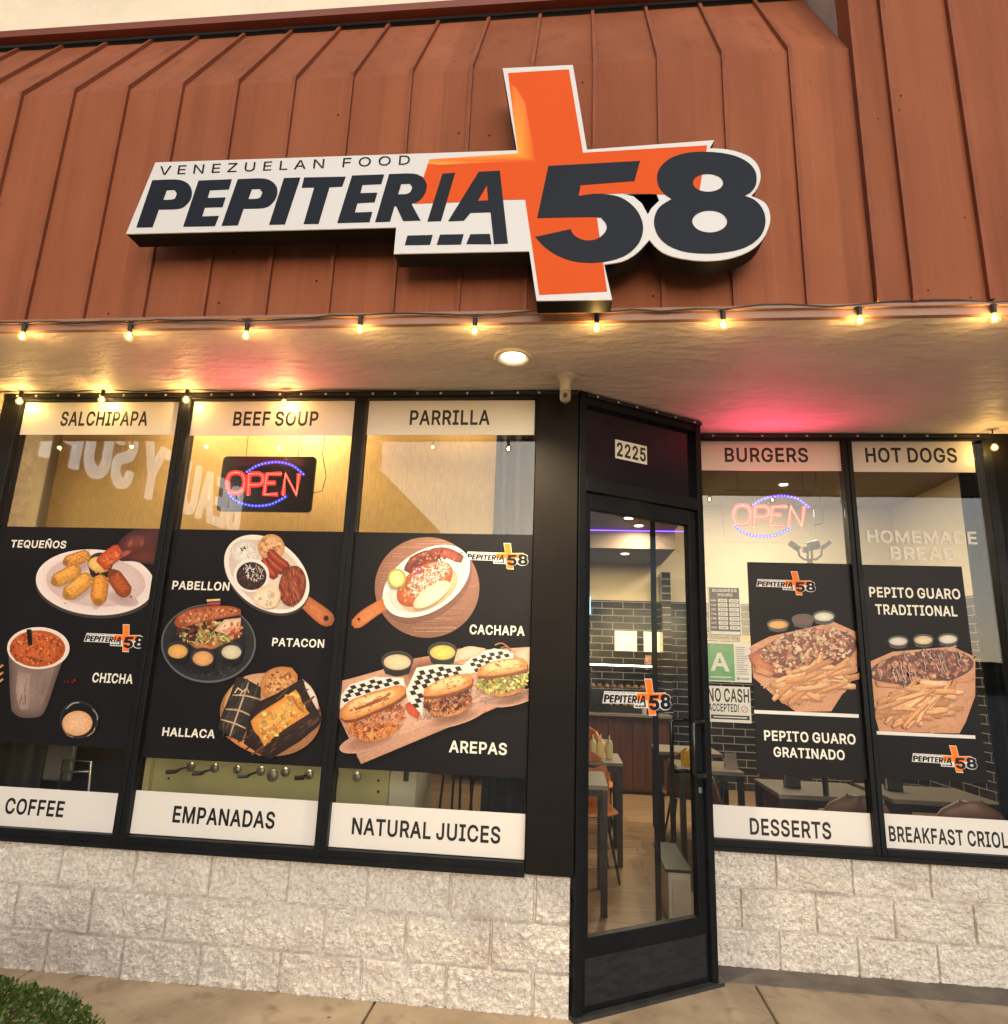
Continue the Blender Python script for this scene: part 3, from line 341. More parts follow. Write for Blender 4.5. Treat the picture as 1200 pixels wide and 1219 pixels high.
def concrete_mat():
    m = mat('old_concrete', C(176, 160, 138), rough=.8, col2=C(142, 126, 106), vs=2.2, bump=.15, bs=120, detail=9)
    n = m.node_tree; b = n.nodes['Principled BSDF']; lk = [l for l in n.links if l.to_socket == b.inputs['Base Color']][0]; src = lk.from_socket
    tc = n.nodes['Texture Coordinate']; t = n.nodes.new('ShaderNodeTexNoise'); t.inputs['Scale'].default_value = 7; t.inputs['Detail'].default_value = 8; t.inputs['Distortion'].default_value = .6; n.links.new(tc.outputs['Object'], t.inputs[0])
    r = n.nodes.new('ShaderNodeMapRange'); r.inputs['From Min'].default_value = .55; r.inputs['From Max'].default_value = .72; r.inputs['To Max'].default_value = .55; n.links.new(t.outputs['Fac'], r.inputs[0])
    mx = n.nodes.new('ShaderNodeMixRGB'); mx.inputs[2].default_value = (*C(96, 80, 66), 1); n.links.new(r.outputs[0], mx.inputs[0]); n.links.new(src, mx.inputs[1]); n.links.new(mx.outputs[0], b.inputs['Base Color'])
    v = n.nodes.new('ShaderNodeTexVoronoi'); v.inputs['Scale'].default_value = 4.2; n.links.new(tc.outputs['Object'], v.inputs[0])   # old gum spots
    lt = n.nodes.new('ShaderNodeMath'); lt.operation = 'LESS_THAN'; lt.inputs[1].default_value = .055; n.links.new(v.outputs['Distance'], lt.inputs[0])
    g = n.nodes.new('ShaderNodeMixRGB'); g.inputs[2].default_value = (*C(70, 60, 52), 1); hf = n.nodes.new('ShaderNodeMath'); hf.operation = 'MULTIPLY'; hf.inputs[1].default_value = .7; n.links.new(lt.outputs[0], hf.inputs[0]); n.links.new(hf.outputs[0], g.inputs[0]); n.links.new(mx.outputs[0], g.inputs[1]); n.links.new(g.outputs[0], b.inputs['Base Color'])
    return m
M_CONC = concrete_mat()

# ------------------------------------------------------------------ ground
b = MB()
SW = [(-9, -.06-1.88), (-.052, 1.690), (1.702, 3.560), (3.572, 5.43), (5.442, 12)]
xs = [-9, -5.69, -3.82, -1.94, -.06, 1.697, 3.566, 5.44, 7.3, 12]
for x0, x1 in zip(xs, xs[1:]):                                     # slabs with open joints between them
    b.box(x0+.006, x1-.006, -1.55, .80, -.1, 0); b.box(x0+.006, x1-.006, -3.1, -1.562, -.1, 0)
sidewalk = b.build('sidewalk', M_CONC, bevel=.006); tag(sidewalk, 'stained tan concrete sidewalk slabs along the shopfront', 'sidewalk', kind='structure')
b = MB(); b.box(3.37, 9, .50, .72, -.01, .004); tag(b.build('path_strip', mat('grey_concrete_border', C(122, 114, 106), rough=.85, col2=C(92, 85, 78), vs=5, bump=.2, bs=120)), 'darker grey concrete strip along the recessed wall', 'path', kind='structure')
b = MB(); b.box(-9, 12, -3.11, .8, -.16, -.018); b.box(-9, 12, -3.26, -3.11, -.16, .0)
tag(b.build('kerb', mat('joint_dirt', C(92, 80, 68), rough=.95, var=.2, vs=8)), 'concrete kerb at the edge of the sidewalk', 'kerb', kind='structure')
b = MB(); b.add([(-400, -400, -.15), (400, -400, -.15), (400, 200, -.15), (-400, 200, -.15)], [(0, 1, 2, 3)])
tag(b.build('ground', mat('asphalt', (.33, .325, .31), rough=.9, var=.25, vs=3, bump=.3, bs=80)), 'pale asphalt ground of the parking lot', 'ground', kind='structure')  # lot colour lightened to bounce light onto the soffit

# ------------------------------------------------------------------ the shop building
BLD = empty('shop_building', (2.6, .4, 0), 'single storey shopfront with brown seamed metal roof, black window frames and pale block base', 'building')

def block_wall(F, a0, a1, z1, joint0, seed, depth=.20):
    b = MB(); st = .006; na = int((a1-a0)/st); nb = int(z1/st); V = []; f = []; rows = [z1-.2032, z1-.4064]
    rnd = random.Random(seed); offs = {}
    for j in range(nb+1):
        z = z1*j/nb; row = 0 if z > rows[0] else 1 if z > rows[1] else 2
        for i in range(na+1):
            a = a0+(a1-a0)*i/na; k = (a-joint0)/.4064+(.5 if row == 1 else 0); kf = k-math.floor(k); blk = (row, math.floor(k))
            if blk not in offs: offs[blk] = (rnd.uniform(-1, 1), rnd.uniform(-1, 1), rnd.uniform(-1, 1), rnd.uniform(0, 99))
            o = offs[blk]; ed = min(kf, 1-kf)*.4064; ez = min([abs(z-r) for r in rows]+[abs(z-z1)*3+.02]); e = min(ed, ez)
            q = Vector((a*9+o[3], z*9, o[3]*.7+seed))
            h = .010*noise.fractal(q, .9, 2.1, 4)+.007*noise.noise(q*3.1)+.0055*noise.noise(q*6.3)+.0042*noise.noise(q*12)+.003*noise.noise(q*21)+.003*o[0]+.005*o[1]*(kf-.5)
            h = h*min(1, .35+e/.03)+.006
            if e < .0060: h = -.011+.002*noise.noise(q*4)
            V.append(F.p(a, z, h))
    for j in range(nb):
        for i in range(na):
            p = j*(na+1)+i; f.append((p, p+1, p+na+2, p+na+1))
    b.add(V, f); b.fbox(F, a0, a1, 0, z1-.002, -depth, -.025)
    tz = []; 
    b.fbox(F, a0, a1, z1-.012, z1-.0015, -depth, -.004)
    o = b.build('block_wall', M_BLOCK, BLD)
    return o
block_wall(LW, -1.3, 2.605, .588, 0, 3)
RB = Frame((0, .70, 0), (1, 0, 0))
block_wall(RB, 3.405, 7.0, .60, 3.753, 11)
block_wall(Frame((2.605, 0, 0), (0, 1, 0)), .0, .2, .588, .05, 5, depth=.02)    # short return beside the door

# soffit and its front lip
b = MB(); b.box(-4.5, 2.63, -.78, .10, 3.072, 3.2); b.box(2.6301, 9, -.78, .82, 3.072, 3.2)
b.build('soffit', M_SOFFIT, BLD)
b = MB(); b.box(-4.5, 9, -.806, -.78, 3.062, 3.105); b.box(-4.5, 9, -.822, -.806, 3.098, 3.112)
b.build('fascia_trim', mat('pale_brown_trim', C(150, 112, 92), rough=.5, var=.1, vs=6), BLD)
# metal mansard: upright face, bend, steep upper slope, standing seams
ZB, ZT, YT = 4.455, 5.30, -.345
b = MB()
xr = [-.374+.305*k for k in range(-14, 14)]; xr = [x for x in xr if x < 3.8]
cuts = [-4.6]+xr+[3.862]
for x0, x1 in zip(cuts, cuts[1:]):                                  # sheets with a faint oil-can bow
    N = 4; bow = random.uniform(-.004, .005); V = []
    prof = [(-.80, 3.108), (-.80, 3.55), (-.80, 4.0), (-.80, ZB), (-.80+(YT+.80)*.5, ZB+(ZT-ZB)*.5), (YT, ZT)]
    for (y, z) in prof:
        for i in range(N+1):
            t = i/N; V.append((x0+(x1-x0)*t, y-bow*4*t*(1-t)*(1 if z < ZB-.1 else .4)+random.uniform(-.0008, .0008), z))
    b.add(V, [(j*(N+1)+i, j*(N+1)+i+1, (j+1)*(N+1)+i+1, (j+1)*(N+1)+i) for j in range(len(prof)-1) for i in range(N)])
b.box(3.866, 9, -.812, -.70, 3.108, 8.2)                            # taller tower bay on the right
roof = b.build('metal_roof', M_ROOF, BLD)
b = MB()
nrm = Vector((0, -(ZT-ZB), YT+.80)).normalized()
for x in xr:
    h = .019; wd = .009
    P = [(-.80, 3.112), (-.80, ZB), (YT, ZT)]; O = [Vector((0, -h, 0)), Vector((0, -h*.95, h*.55)), nrm*h]
    V = []
    for (y, z), o in zip(P, O):
        V += [Vector((x-wd, y, z)), Vector((x+wd, y, z)), Vector((x+wd, y, z))+o, Vector((x-wd, y, z))+o]
    f = [(3, 2, 1, 0), (8, 9, 10, 11)]
    for s_ in (0, 4): f += [(s_, s_+1, s_+5, s_+4), (s_+1, s_+2, s_+6, s_+5), (s_+2, s_+3, s_+7, s_+6), (s_+3, s_, s_+4, s_+7)]
    b.add(V, f)
for x in (3.873, 4.016, 4.314, 4.62, 4.925, 5.23, 5.535): b.box(x-.01, x+.01, -.836, -.812, 3.116, 8.1)
b.build('standing_seam', M_SEAM, roof)
b = MB(); b.box(-4.6, 3.86, -.415, -.36, ZT+.035, ZT+.085)
b.build('cap_flashing', mat('dark_brown_flashing', C(120, 62, 40), rough=.5, var=.1), roof)
b = MB(); b.box(-4.6, 3.86, -.345, -.30, ZT-.07, ZT+.034); b.build('shadow_strip', M_PANEL, roof)  # black strip stands in for the shadow under the flashing
b = MB(); b.box(-4.6, 3.86, -.385, .2, ZT+.087, 7.6); b.build('stucco_wall', M_STUCCO, BLD)
b = MB(); b.box(3.8645, 9, -.7005, 1.0, 3.3, 8.19); b.build('tower_wall', M_STUCCO2, BLD)
b = MB(); b.box(-4.6, -.868, -.06, .3, 0, 3.071); b.build('corner_pier', mat('pale_rough_stucco', C(196, 178, 150), rough=.95, var=.15, vs=20, bump=.8, bs=45), BLD)

# windows: frame with a pane of its own
def window(F, a0, a1, jl, jr, z0=.600, z1=3.072, zin0=.648, zin1=3.030, d0=-.05, d1=.035):
    b = MB()
    b.fbox(F, a0-jl, a0, z0, z1, d0, d1); b.fbox(F, a1, a1+jr, z0, z1, d0, d1)
    b.fbox(F, a0, a1, z0, zin0, d0, d1); b.fbox(F, a0, a1, zin1, z1, d0, d1)
    o = b.build('window', M_FRAME, BLD, bevel=.004)
    s = MB(); s.fbox(F, a0-jl, a1+jr, z0-.012, z0+.012, d1, d1+.016); s.build('sill', M_FRAME, o)
    g = MB(); g.fbox(F, a0+.001, a1-.001, zin0+.001, zin1-.001, -.009, -.003); g.build('pane', M_GLASS, o)
    return o
window(LW, -.745, .272, .12, .036); window(LW, .346, 1.343, .036, .031); window(LW, 1.406, 2.386, .031, .002)
window(RW, 3.412, 4.288, .02, .029, z0=.60); window(RW, 4.348, 5.115, .029, .06, z0=.60)
RF2 = RW
b = MB(); b.fbox(RW, 5.177, 5.33, .60, 3.072, -.06, .03); b.build('window_post', M_PANEL, BLD)
window(RW, 5.36, 6.4, .028, .06)
b = MB(); b.box(2.390, 2.622, -.036, .06, .600, 3.071); b.build('pillar', M_PANEL, BLD, bevel=.004)

# door set into the slanted entrance
b = MB()
L = (DB-DA).length
b.fbox(DW, -.012, .032, .0, 3.071, -.05, .03); b.fbox(DW, L-.055, L-.014, 0, 3.071, -.05, .03)
b.fbox(DW, .032, L-.055, 2.50, 2.575, -.05, .03); b.fbox(DW, .032, L-.055, 3.0, 3.071, -.05, .025)
b.box(3.352, 3.364, .482, .70, 0, 3.071)
dfr = b.build('door_frame', M_FRAME, BLD, bevel=.003)
b = MB(); b.fbox(DW, .034, L-.057, 2.577, 2.998, -.02, -.01); b.build('transom_panel', mat('dark_transom_glass', (.006, .006, .012), rough=.06, spec=.6), dfr)
b = MB()                                                           # leaf
x0, x1, zb, zt_ = .036, L-.060, .02, 2.495; gx0, gx1, gz0, gz1 = .075, L-.115, .325, 2.405
b.fbox(DW, x0, gx0, zb, zt_, -.035, .01); b.fbox(DW, gx1, x1, zb, zt_, -.035, .01)
b.fbox(DW, gx0, gx1, zb, gz0, -.035, .01); b.fbox(DW, gx0, gx1, gz1, zt_, -.035, .01)
door = b.build('door', M_FRAME, BLD, bevel=.004)
g = MB(); g.fbox(DW, gx0+.001, gx1-.001, gz0+.001, gz1-.001, -.014, -.008); g.build('pane', M_GLASS, door)
g = MB(); g.fbox(DW, x0+.02, x1-.02, .045, .24, .0105, .0125); g.build('kick_plate', mat('scuffed_kick_plate', (.012, .014, .018), rough=.5, col2=(.024, .026, .03), vs=13, rvar=.15, spec=.25, stretch=(1, 1, 3)), door)
for c_, nm in ((.012, 'handle'), (-.037, 'handle')):
    s = 1 if c_ > 0 else -1
    g = MB(); hx = gx1+.02
    pts = [DW.p(hx, 1.30, c_), DW.p(hx, 1.30, c_+.045*s), DW.p(hx-.012, 1.30, c_+.06*s), DW.p(hx-.075, 1.30, c_+.062*s), DW.p(hx-.088, 1.285, c_+.062*s), DW.p(hx-.088, 1.04, c_+.062*s), DW.p(hx-.075, 1.025, c_+.062*s), DW.p(hx-.012, 1.025, c_+.06*s), DW.p(hx, 1.025, c_+.045*s), DW.p(hx, 1.025, c_)]
    g.tube(pts, .0115, 10); g.build(nm, mat('black_handle_enamel', (.01, .01, .011), rough=.22), door, smooth=True)
g = MB(); F2 = DW.off(.010); q = F2.p((gx1+x1)/2, .935, 0)
g.fbox(DW, (gx1+x1)/2-.012, (gx1+x1)/2+.012, .925, .955, .010, .016); g.build('lock', mat('worn_steel', (.5, .5, .5), rough=.3, metal=1), door, bevel=.003)
g = MB(); g.fbox(DW, -.02, L+.01, 0.0, .017, -.06, .045); g.build('threshold', mat('dark_threshold', (.03, .03, .033), rough=.5, var=.3, vs=12), dfr)
# light strip along the heads of the frames
b = MB(); mods = []
def strip(F, a0, a1, c, z=3.052, n=10):
    b.fbox(F, a0, a1, z-.010, z+.010, c, c+.008)
    for k in range(n):
        a = a0+(a1-a0)*(k+.5)/n+random.uniform(-.012, .012); d = MB(); d.fbox(F, a-.006, a+.006, z-.006, z+.006, c+.008, c+.012); mods.append(d)
strip(LW, -.85, 2.62, .036, n=25); strip(DW, .03, L-.01, .031, n=6); strip(RW, 3.43, 5.17, .036, n=12)
ls = b.build('light_strip', mat('black_channel', (.01, .01, .011), rough=.4), BLD)
for d in mods: d.build('light_module', mat('milky_plastic', C(200, 200, 200), rough=.3), ls)

# ------------------------------------------------------------------ the room behind the glass
def plank_mat():
    m = mat('wood_look_floor_tile', C(170, 140, 105), rough=.35, col2=C(140, 112, 84), vs=3, stretch=(.5, 8, 1))
    n = m.node_tree; b = n.nodes['Principled BSDF']; src = [l for l in n.links if l.to_socket == b.inputs['Base Color']][0].from_socket
    br = n.nodes.new('ShaderNodeTexBrick'); br.inputs['Scale'].default_value = 1; br.inputs['Brick Width'].default_value = 1.2; br.inputs['Row Height'].default_value = .2; br.inputs['Mortar Size'].default_value = .004
    br.inputs['Color1'].default_value = (1, 1, 1, 1); br.inputs['Color2'].default_value = (.8, .78, .76, 1); br.inputs['Mortar'].default_value = (.35, .32, .3, 1)
    n.links.new(n.nodes['Texture Coordinate'].outputs['Object'], br.inputs[0])
    mx = n.nodes.new('ShaderNodeMixRGB'); mx.blend_type = 'MULTIPLY'; mx.inputs[0].default_value = 1; n.links.new(src, mx.inputs[1]); n.links.new(br.outputs[0], mx.inputs[2]); n.links.new(mx.outputs[0], b.inputs['Base Color']); return m
def tile_mat(flip=False):
    m = bpy.data.materials.new('black_subway_tile'); m.use_nodes = True; n = m.node_tree; b = n.nodes['Principled BSDF']; b.inputs['Roughness'].default_value = .15
    tc = n.nodes.new('ShaderNodeTexCoord'); sp = n.nodes.new('ShaderNodeSeparateXYZ'); cb = n.nodes.new('ShaderNodeCombineXYZ')
    n.links.new(tc.outputs['Object'], sp.inputs[0]); n.links.new(sp.outputs[1 if flip else 0], cb.inputs[0]); n.links.new(sp.outputs[2], cb.inputs[1])
    br = n.nodes.new('ShaderNodeTexBrick'); br.inputs['Scale'].default_value = 1; br.inputs['Brick Width'].default_value = .30; br.inputs['Row Height'].default_value = .10; br.inputs['Mortar Size'].default_value = .006
    br.inputs['Color1'].default_value = (.012, .010, .010, 1); br.inputs['Color2'].default_value = (.03, .026, .024, 1); br.inputs['Mortar'].default_value = (.30, .28, .25, 1)
    n.links.new(cb.outputs[0], br.inputs[0]); n.links.new(br.outputs[0], b.inputs['Base Color']); return m
M_TILE, M_TILE2 = tile_mat(), tile_mat(True)
M_PAINT = mat('cream_interior_paint', C(226, 208, 168), rough=.8, var=.03)
b = MB(); b.box(-1.0, 7.2, .74, 6.5, -.02, .006); b.box(-1.0, 2.64, .06, .74, -.02, .006); b.add([(2.64, .06, .005), (3.37, .55, .005), (3.37, .74, .005), (2.64, .74, .005)], [(0, 1, 2, 3)]); b.build('interior_floor', plank_mat(), BLD)
b = MB(); b.box(-1.0, 7.2, 6.3, 6.4, 2.52, 3.99); b.box(-1.1, -1.0, .3, 6.3, 0, 3.6); b.box(7.2, 7.3, .8, 6.3, 0, 3.99); b.build('interior_wall', M_PAINT, BLD)
b = MB(); b.box(-1.0, 7.2, 6.28, 6.4, 0, 2.52); b.build('tiled_wall', M_TILE, BLD); b = MB(); b.box(7.18, 7.2, .85, 6.279, 0, 2.52); b.build('tiled_wall', M_TILE2, BLD)
b = MB(); b.box(-1.0, 3.9, .1, 6.29, 3.30, 4.0); b.box(3.9, 7.2, .3, 6.4, 3.95, 4.0); b.box(3.9, 7.2, .3, .83, 3.21, 3.949); b.build('interior_ceiling', mat('taupe_ceiling', C(120, 104, 90), rough=.7, var=.05), BLD)
b = MB(); b.box(2.0, 3.9, 4.9, 6.28, 3.05, 3.299); b.build('ceiling_bulkhead', mat('taupe_bulkhead', C(112, 98, 88), rough=.7), BLD)
# fabric covered partition that backs the first windows
M_FAB = mat('tan_woven_shade', C(206, 170, 106), rough=.85, col2=C(176, 142, 86), vs=40, stretch=(6, 1, .4), bump=.2, bs=200)
b = MB()
b.box(-.92, 2.3, .52, .55, 1.25, 3.28)
b.build('woven_partition', M_FAB, BLD, bevel=.003)
b = MB(); b.box(-.98, .0, .56, .60, 0, 1.6); b.build('dark_partition', mat('black_partition', (.01, .01, .011), rough=.4, var=.3), BLD)

# ------------------------------------------------------------------ the sign: traced flat in its own plane, then given its box
def crop(F, x0, y0, s): return lambda X, Y: F.px(x0+X/s, y0+Y/s)
c1 = crop(SG, 130, 60, 3.0); c2 = crop(SG, 460, 60, 2.5)
T1 = lambda L: [c1(*p) for p in L]
T2 = lambda L: [c2(*p) for p in L]
O_PLATE = T1([(165, 400), (60, 655), (1025, 632)])+T2([(22, 605), (425, 597), (447, 745), (672, 742), (648, 637), (700, 628), (740, 607), (768, 580), (783, 563), (805, 588), (835, 607), (885, 620), (950, 626), (1020, 619), (1080, 597), (1120, 562), (1141, 515), (1140, 480), (1125, 452), (1086, 433), (1105, 408), (1114, 372), (1104, 340), (1080, 316), (1040, 300), (1000, 293), (962, 291), (976, 267), (597, 295), (555, 43), (346, 53), (388, 297)])
O_GAP = T2([(705, 428), (735, 434), (760, 455), (778, 488), (790, 468), (812, 447), (803, 424)])
O_CROSS = T2([(362, 68), (543, 57), (585, 305), (955, 283), (929, 432), (712, 426), (617, 428), (657, 718), (455, 728), (413, 444), (350, 445), (217, 452), (85, 457), (128, 325), (392, 307)])
O_FOLD = T2([(366, 95), (384, 110), (412, 155), (446, 332), (300, 334), (160, 341), (124, 338), (128, 325), (392, 307)])
G5 = T2([(482, 345), (755, 330), (738, 390), (578, 402), (572, 434), (620, 428), (660, 430), (700, 440), (735, 465), (757, 498), (764, 535), (752, 573), (722, 604), (680, 623), (620, 633), (560, 629), (510, 612), (470, 585), (443, 556), (548, 533), (560, 552), (585, 565), (612, 566), (637, 556), (653, 538), (655, 520), (643, 504), (620, 497), (449, 500)])
G8 = T2([(945, 303), (1000, 307), (1045, 318), (1080, 338), (1099, 365), (1100, 398), (1087, 420), (1066, 434), (1095, 446), (1118, 471), (1128, 505), (1121, 540), (1100, 567), (1062, 589), (1010, 601), (950, 605), (890, 600), (843, 583), (811, 556), (797, 520), (800, 490), (815, 465), (849, 443), (823, 424), (808, 400), (806, 370), (818, 345), (846, 322), (890, 307)])
def ell(cx, cy, rx, ry, rot=0, n=28): 
    r = math.radians(rot); return [(cx+rx*math.cos(t)*math.cos(r)-ry*math.sin(t)*math.sin(r), cy+rx*math.cos(t)*math.sin(r)+ry*math.sin(t)*math.cos(r)) for t in [2*math.pi*k/n for k in range(n)]]
H8A = T2(ell(957, 395, 45, 27)); H8B = T2(ell(962, 510, 52, 33))
LETTERS = [[T1(l) for l in g] for g in [
    [[(155, 465), (235, 462), (272, 470), (292, 490), (295, 520), (280, 548), (250, 566), (178, 569), (155, 632), (98, 633)], [(206, 500), (234, 499), (243, 513), (236, 530), (222, 534), (193, 535)]],
    [[(320, 466), (438, 461), (428, 497), (360, 500), (352, 528), (416, 526), (405, 560), (342, 562), (332, 594), (392, 592), (378, 628), (265, 630)]],
    [[(460, 461), (540, 458), (577, 466), (598, 487), (600, 516), (585, 544), (554, 563), (480, 566), (460, 625), (402, 627)], [(510, 496), (538, 495), (548, 509), (541, 526), (527, 531), (497, 532)]],
    [[(625, 457), (683, 455), (628, 622), (572, 623)]],
    [[(697, 455), (845, 452), (832, 487), (787, 489), (748, 620), (695, 621), (733, 490), (688, 491)]],
    [[(868, 448), (982, 444), (972, 478), (905, 481), (897, 511), (958, 509), (948, 543), (887, 546), (877, 580), (940, 578), (930, 614), (815, 617)]],
    [[(1000, 443), (1085, 441), (1120, 453), (1135, 480), (1128, 513), (1108, 538), (1080, 549), (1112, 608), (1050, 610), (1025, 557), (1019, 557), (1003, 612), (950, 614)], [(1043, 478), (1074, 477), (1083, 490), (1077, 506), (1062, 514), (1032, 515)]]]]
LETTERS += [[T2(l) for l in g] for g in [
    [[(167, 368), (205, 365), (163, 508), (122, 510)]],
    [[(275, 362), (338, 359), (362, 575), (320, 577), (310, 482), (250, 484), (231, 507), (184, 509)], [(272, 449), (303, 447), (299, 403)]]]]
DASHES = [T2(l) for l in [[(63, 552), (138, 550), (130, 579), (55, 580)], [(160, 549), (230, 548), (222, 578), (150, 579)], [(250, 548), (308, 547), (313, 577), (238, 577)]]]
LB = (min(p[0] for p in O_PLATE), max(p[0] for p in O_PLATE), min(p[1] for p in O_PLATE), max(p[1] for p in O_PLATE))
M_SIGNWHITE = mat('white_acrylic_face', C(218, 216, 214), rough=.3, var=.012, vs=2, spec=.4)
M_NAVY = mat('navy_black_vinyl', (.011, .015, .024), rough=.5, spec=.15)
M_HOUSING = mat('black_sign_housing', (.005, .005, .006), rough=.6, spec=.1)
C_OR, C_OR2, C_YE = C(222, 88, 34), C(238, 92, 50), C(250, 170, 70)

def logo(F, tf, th, parent, mats, thin=True, oc=None):
    """the emblem's layers on a frame; tf maps the traced plane to the frame's plane, th is the thickness of one layer"""
    M = lambda L: [tf(*p) for p in L]
    b = MB(); b.prism(F, [M(O_CROSS)], th*.2, th*1.3, oc or C_OR)
    k = len(b.v); fold = M(O_FOLD); b.prism(F, [fold], th*1.3, th*1.5, C_YE)
    for i in range(k, len(b.v)):                                   # printed fade of the folded ribbon
        j = (i-k) % len(fold); b.c[i] = (oc or C_OR) if j in (0, 3) else (C(246, 128, 62) if j in (1, 2, 4, 7) else C_YE)
    b.build('cross', mats[0], parent, colour=True)
    b = MB()
    for g in LETTERS: b.prism(F, [M(spline(l, n=3)) for l in g], th*.2, th*2.2)
    b.build('lettering', mats[1], parent)
    for d in DASHES: b = MB(); b.prism(F, [M(d)], th*.2, th*2.2); b.build('dash', mats[1], parent)
    if thin:
        b = MB()
        a0, b0 = c1(178, 446); a1 = c1(1072, 419)[0]; cap = c1(250, 415)[1]-c1(250, 446)[1]
        lettering(b, F, 'VENEZUELAN FOOD', a0, b0, cap, a1, c0=th*.2, c1=th*2.1, wt='R', track=420, tf=tf); b.build('lettering', mats[1], parent)
    b = MB(); b.prism(F, [M(spline(G5, n=4))], th*1.5, th*2.6); b.prism(F, [M(spline(G8, n=4)), M(H8A), M(H8B)], th*1.5, th*2.7)
    b.build('numerals', mats[2], parent)

SIGN = empty('illuminated_sign', SG.p((LB[0]+LB[1])/2, LB[2], 0), 'large white box sign with orange cross and the numerals 58 on the brown metal fascia', 'shop sign')
b = MB(); b.prism(SG, [spline(O_PLATE, n=3), O_GAP], -.10, -.006); b.build('housing', M_HOUSING, SIGN)
b = MB(); b.prism(SG, [spline(O_PLATE, n=3), O_GAP], -.006, 0); b.build('face', M_SIGNWHITE, SIGN)
logo(SG, lambda a, c: (a, c), .0012, SIGN, (M_FLATPRINT, M_NAVY, M_NAVY))
for a in (.75, 1.35, 1.95, 2.35, 2.75, 3.15): b = MB(); b.box(a-.02, a+.02, -.90, -.80, 3.62, 3.66); b.build('bracket', M_HOUSING, SIGN)   # carry it off the fascia

def small_logo(F, xl, yl, xr, yr, parent, c0=.002, white=True, th=.00035):
    a0, h0 = F.px(xl, yl); a1, h1 = F.px(xr, yr); s = (a1-a0)/(LB[1]-LB[0]); zc = c1(560, 545)[1]
    tf = lambda a, c: (a0+(a-LB[0])*s, h0+(c-zc)*s)
    G = F.off(c0)
    b = MB(); b.prism(G, [[tf(*p) for p in spline(O_PLATE, n=3)]], 0, th*.2); o = b.build('logo', M_WHITE, parent)
    logo(G, tf, th, o, (M_FLATPRINT, M_NAVY, M_NAVY), thin=True, oc=C(242, 126, 50))
    return o

# ------------------------------------------------------------------ white word strips on the glass
def strip_sign(F, word, c4, bl, tl, rt, label, name='window_sign', ink=None):
    q = [F.px(*p) for p in c4]; a0 = (q[0][0]+q[3][0])/2; a1 = (q[1][0]+q[2][0])/2; z1 = (q[0][1]+q[1][1])/2; z0 = (q[2][1]+q[3][1])/2
    o = empty(name, F.p((a0+a1)/2, z0, 0), label, 'window sign', 'white word strips on the shop windows')
    b = MB(); b.fbox(F, a0, a1, z0, z1, -.0025, .0006); b.build('panel', M_WHITE, o)
    b = MB(); text_px(b, F, word, bl, tl, rt, c0=.0006, c1=.0012); b.build('lettering', M_INK, o)
    return o
ST = 'white strip across the {} reading {}'
strip_sign(LW, 'SALCHIPAPA', [(30, 479), (216.5, 479), (209.5, 518), (25, 517)], (71, 507), (72, 490), (175, 506), ST.format('window head at the far end by the pier', 'SALCHIPAPA'))
strip_sign(LW, 'BEEF SOUP', [(230.5, 478.5), (425.5, 477.5), (424, 518.5), (226.5, 518.5)], (277, 507), (278, 490), (378, 507), ST.format('head of the window with the OPEN sign', 'BEEF SOUP'))
strip_sign(LW, 'PARRILLA', [(440, 477), (637, 477), (636, 517.5), (436.5, 518)], (487.5, 506), (488.5, 488.5), (583, 506), ST.format('window head next to the black pillar', 'PARRILLA'))
strip_sign(RW, 'BURGERS', [(833, 524), (1000, 525), (1001, 561), (834, 559.5)], (863, 550), (862.5, 533), (962.5, 551), ST.format('window head right beside the door', 'BURGERS'))
strip_sign(RW, 'HOT DOGS', [(1011, 525), (1156, 525.5), (1162, 562.5), (1013, 561.5)], (1031, 550.5), (1030.5, 533), (1140, 551), ST.format('window head', 'HOT DOGS'))
strip_sign(LW, 'COFFEE', [(-60, 935), (145, 942), (138, 993), (-70, 985)], (5, 968.5), (8, 949.5), (78, 954), ST.format('foot of the far window', 'COFFEE'))
strip_sign(LW, 'EMPANADAS', [(161, 940.8), (378.4, 953.5), (374.9, 1006), (156, 992.5)], (205, 979), (206.5, 959), (328, 970), ST.format('foot of the middle window', 'EMPANADAS'))
strip_sign(LW, 'NATURAL JUICES', [(395, 955.6), (626.5, 969), (624.5, 1023), (390.5, 1008)], (418.5, 993), (420, 973), (596, 985), ST.format('foot of the window beside the pillar', 'NATURAL JUICES'))
strip_sign(RW, 'DESSERTS', [(847, 958), (1036, 968), (1039, 1015), (848.5, 1003)], (893, 993.5), (892.5, 973.5), (989, 985), ST.format('window foot beside the door', 'DESSERTS'))
strip_sign(RW, 'BREAKFAST CRIOLLO', [(1052, 968.5), (1240, 979), (1246, 1028), (1057, 1016)], (1059, 1001.5), (1057.5, 983), (1221, 1003), ST.format('foot of the last window', 'BREAKFAST CRIOLLO'))

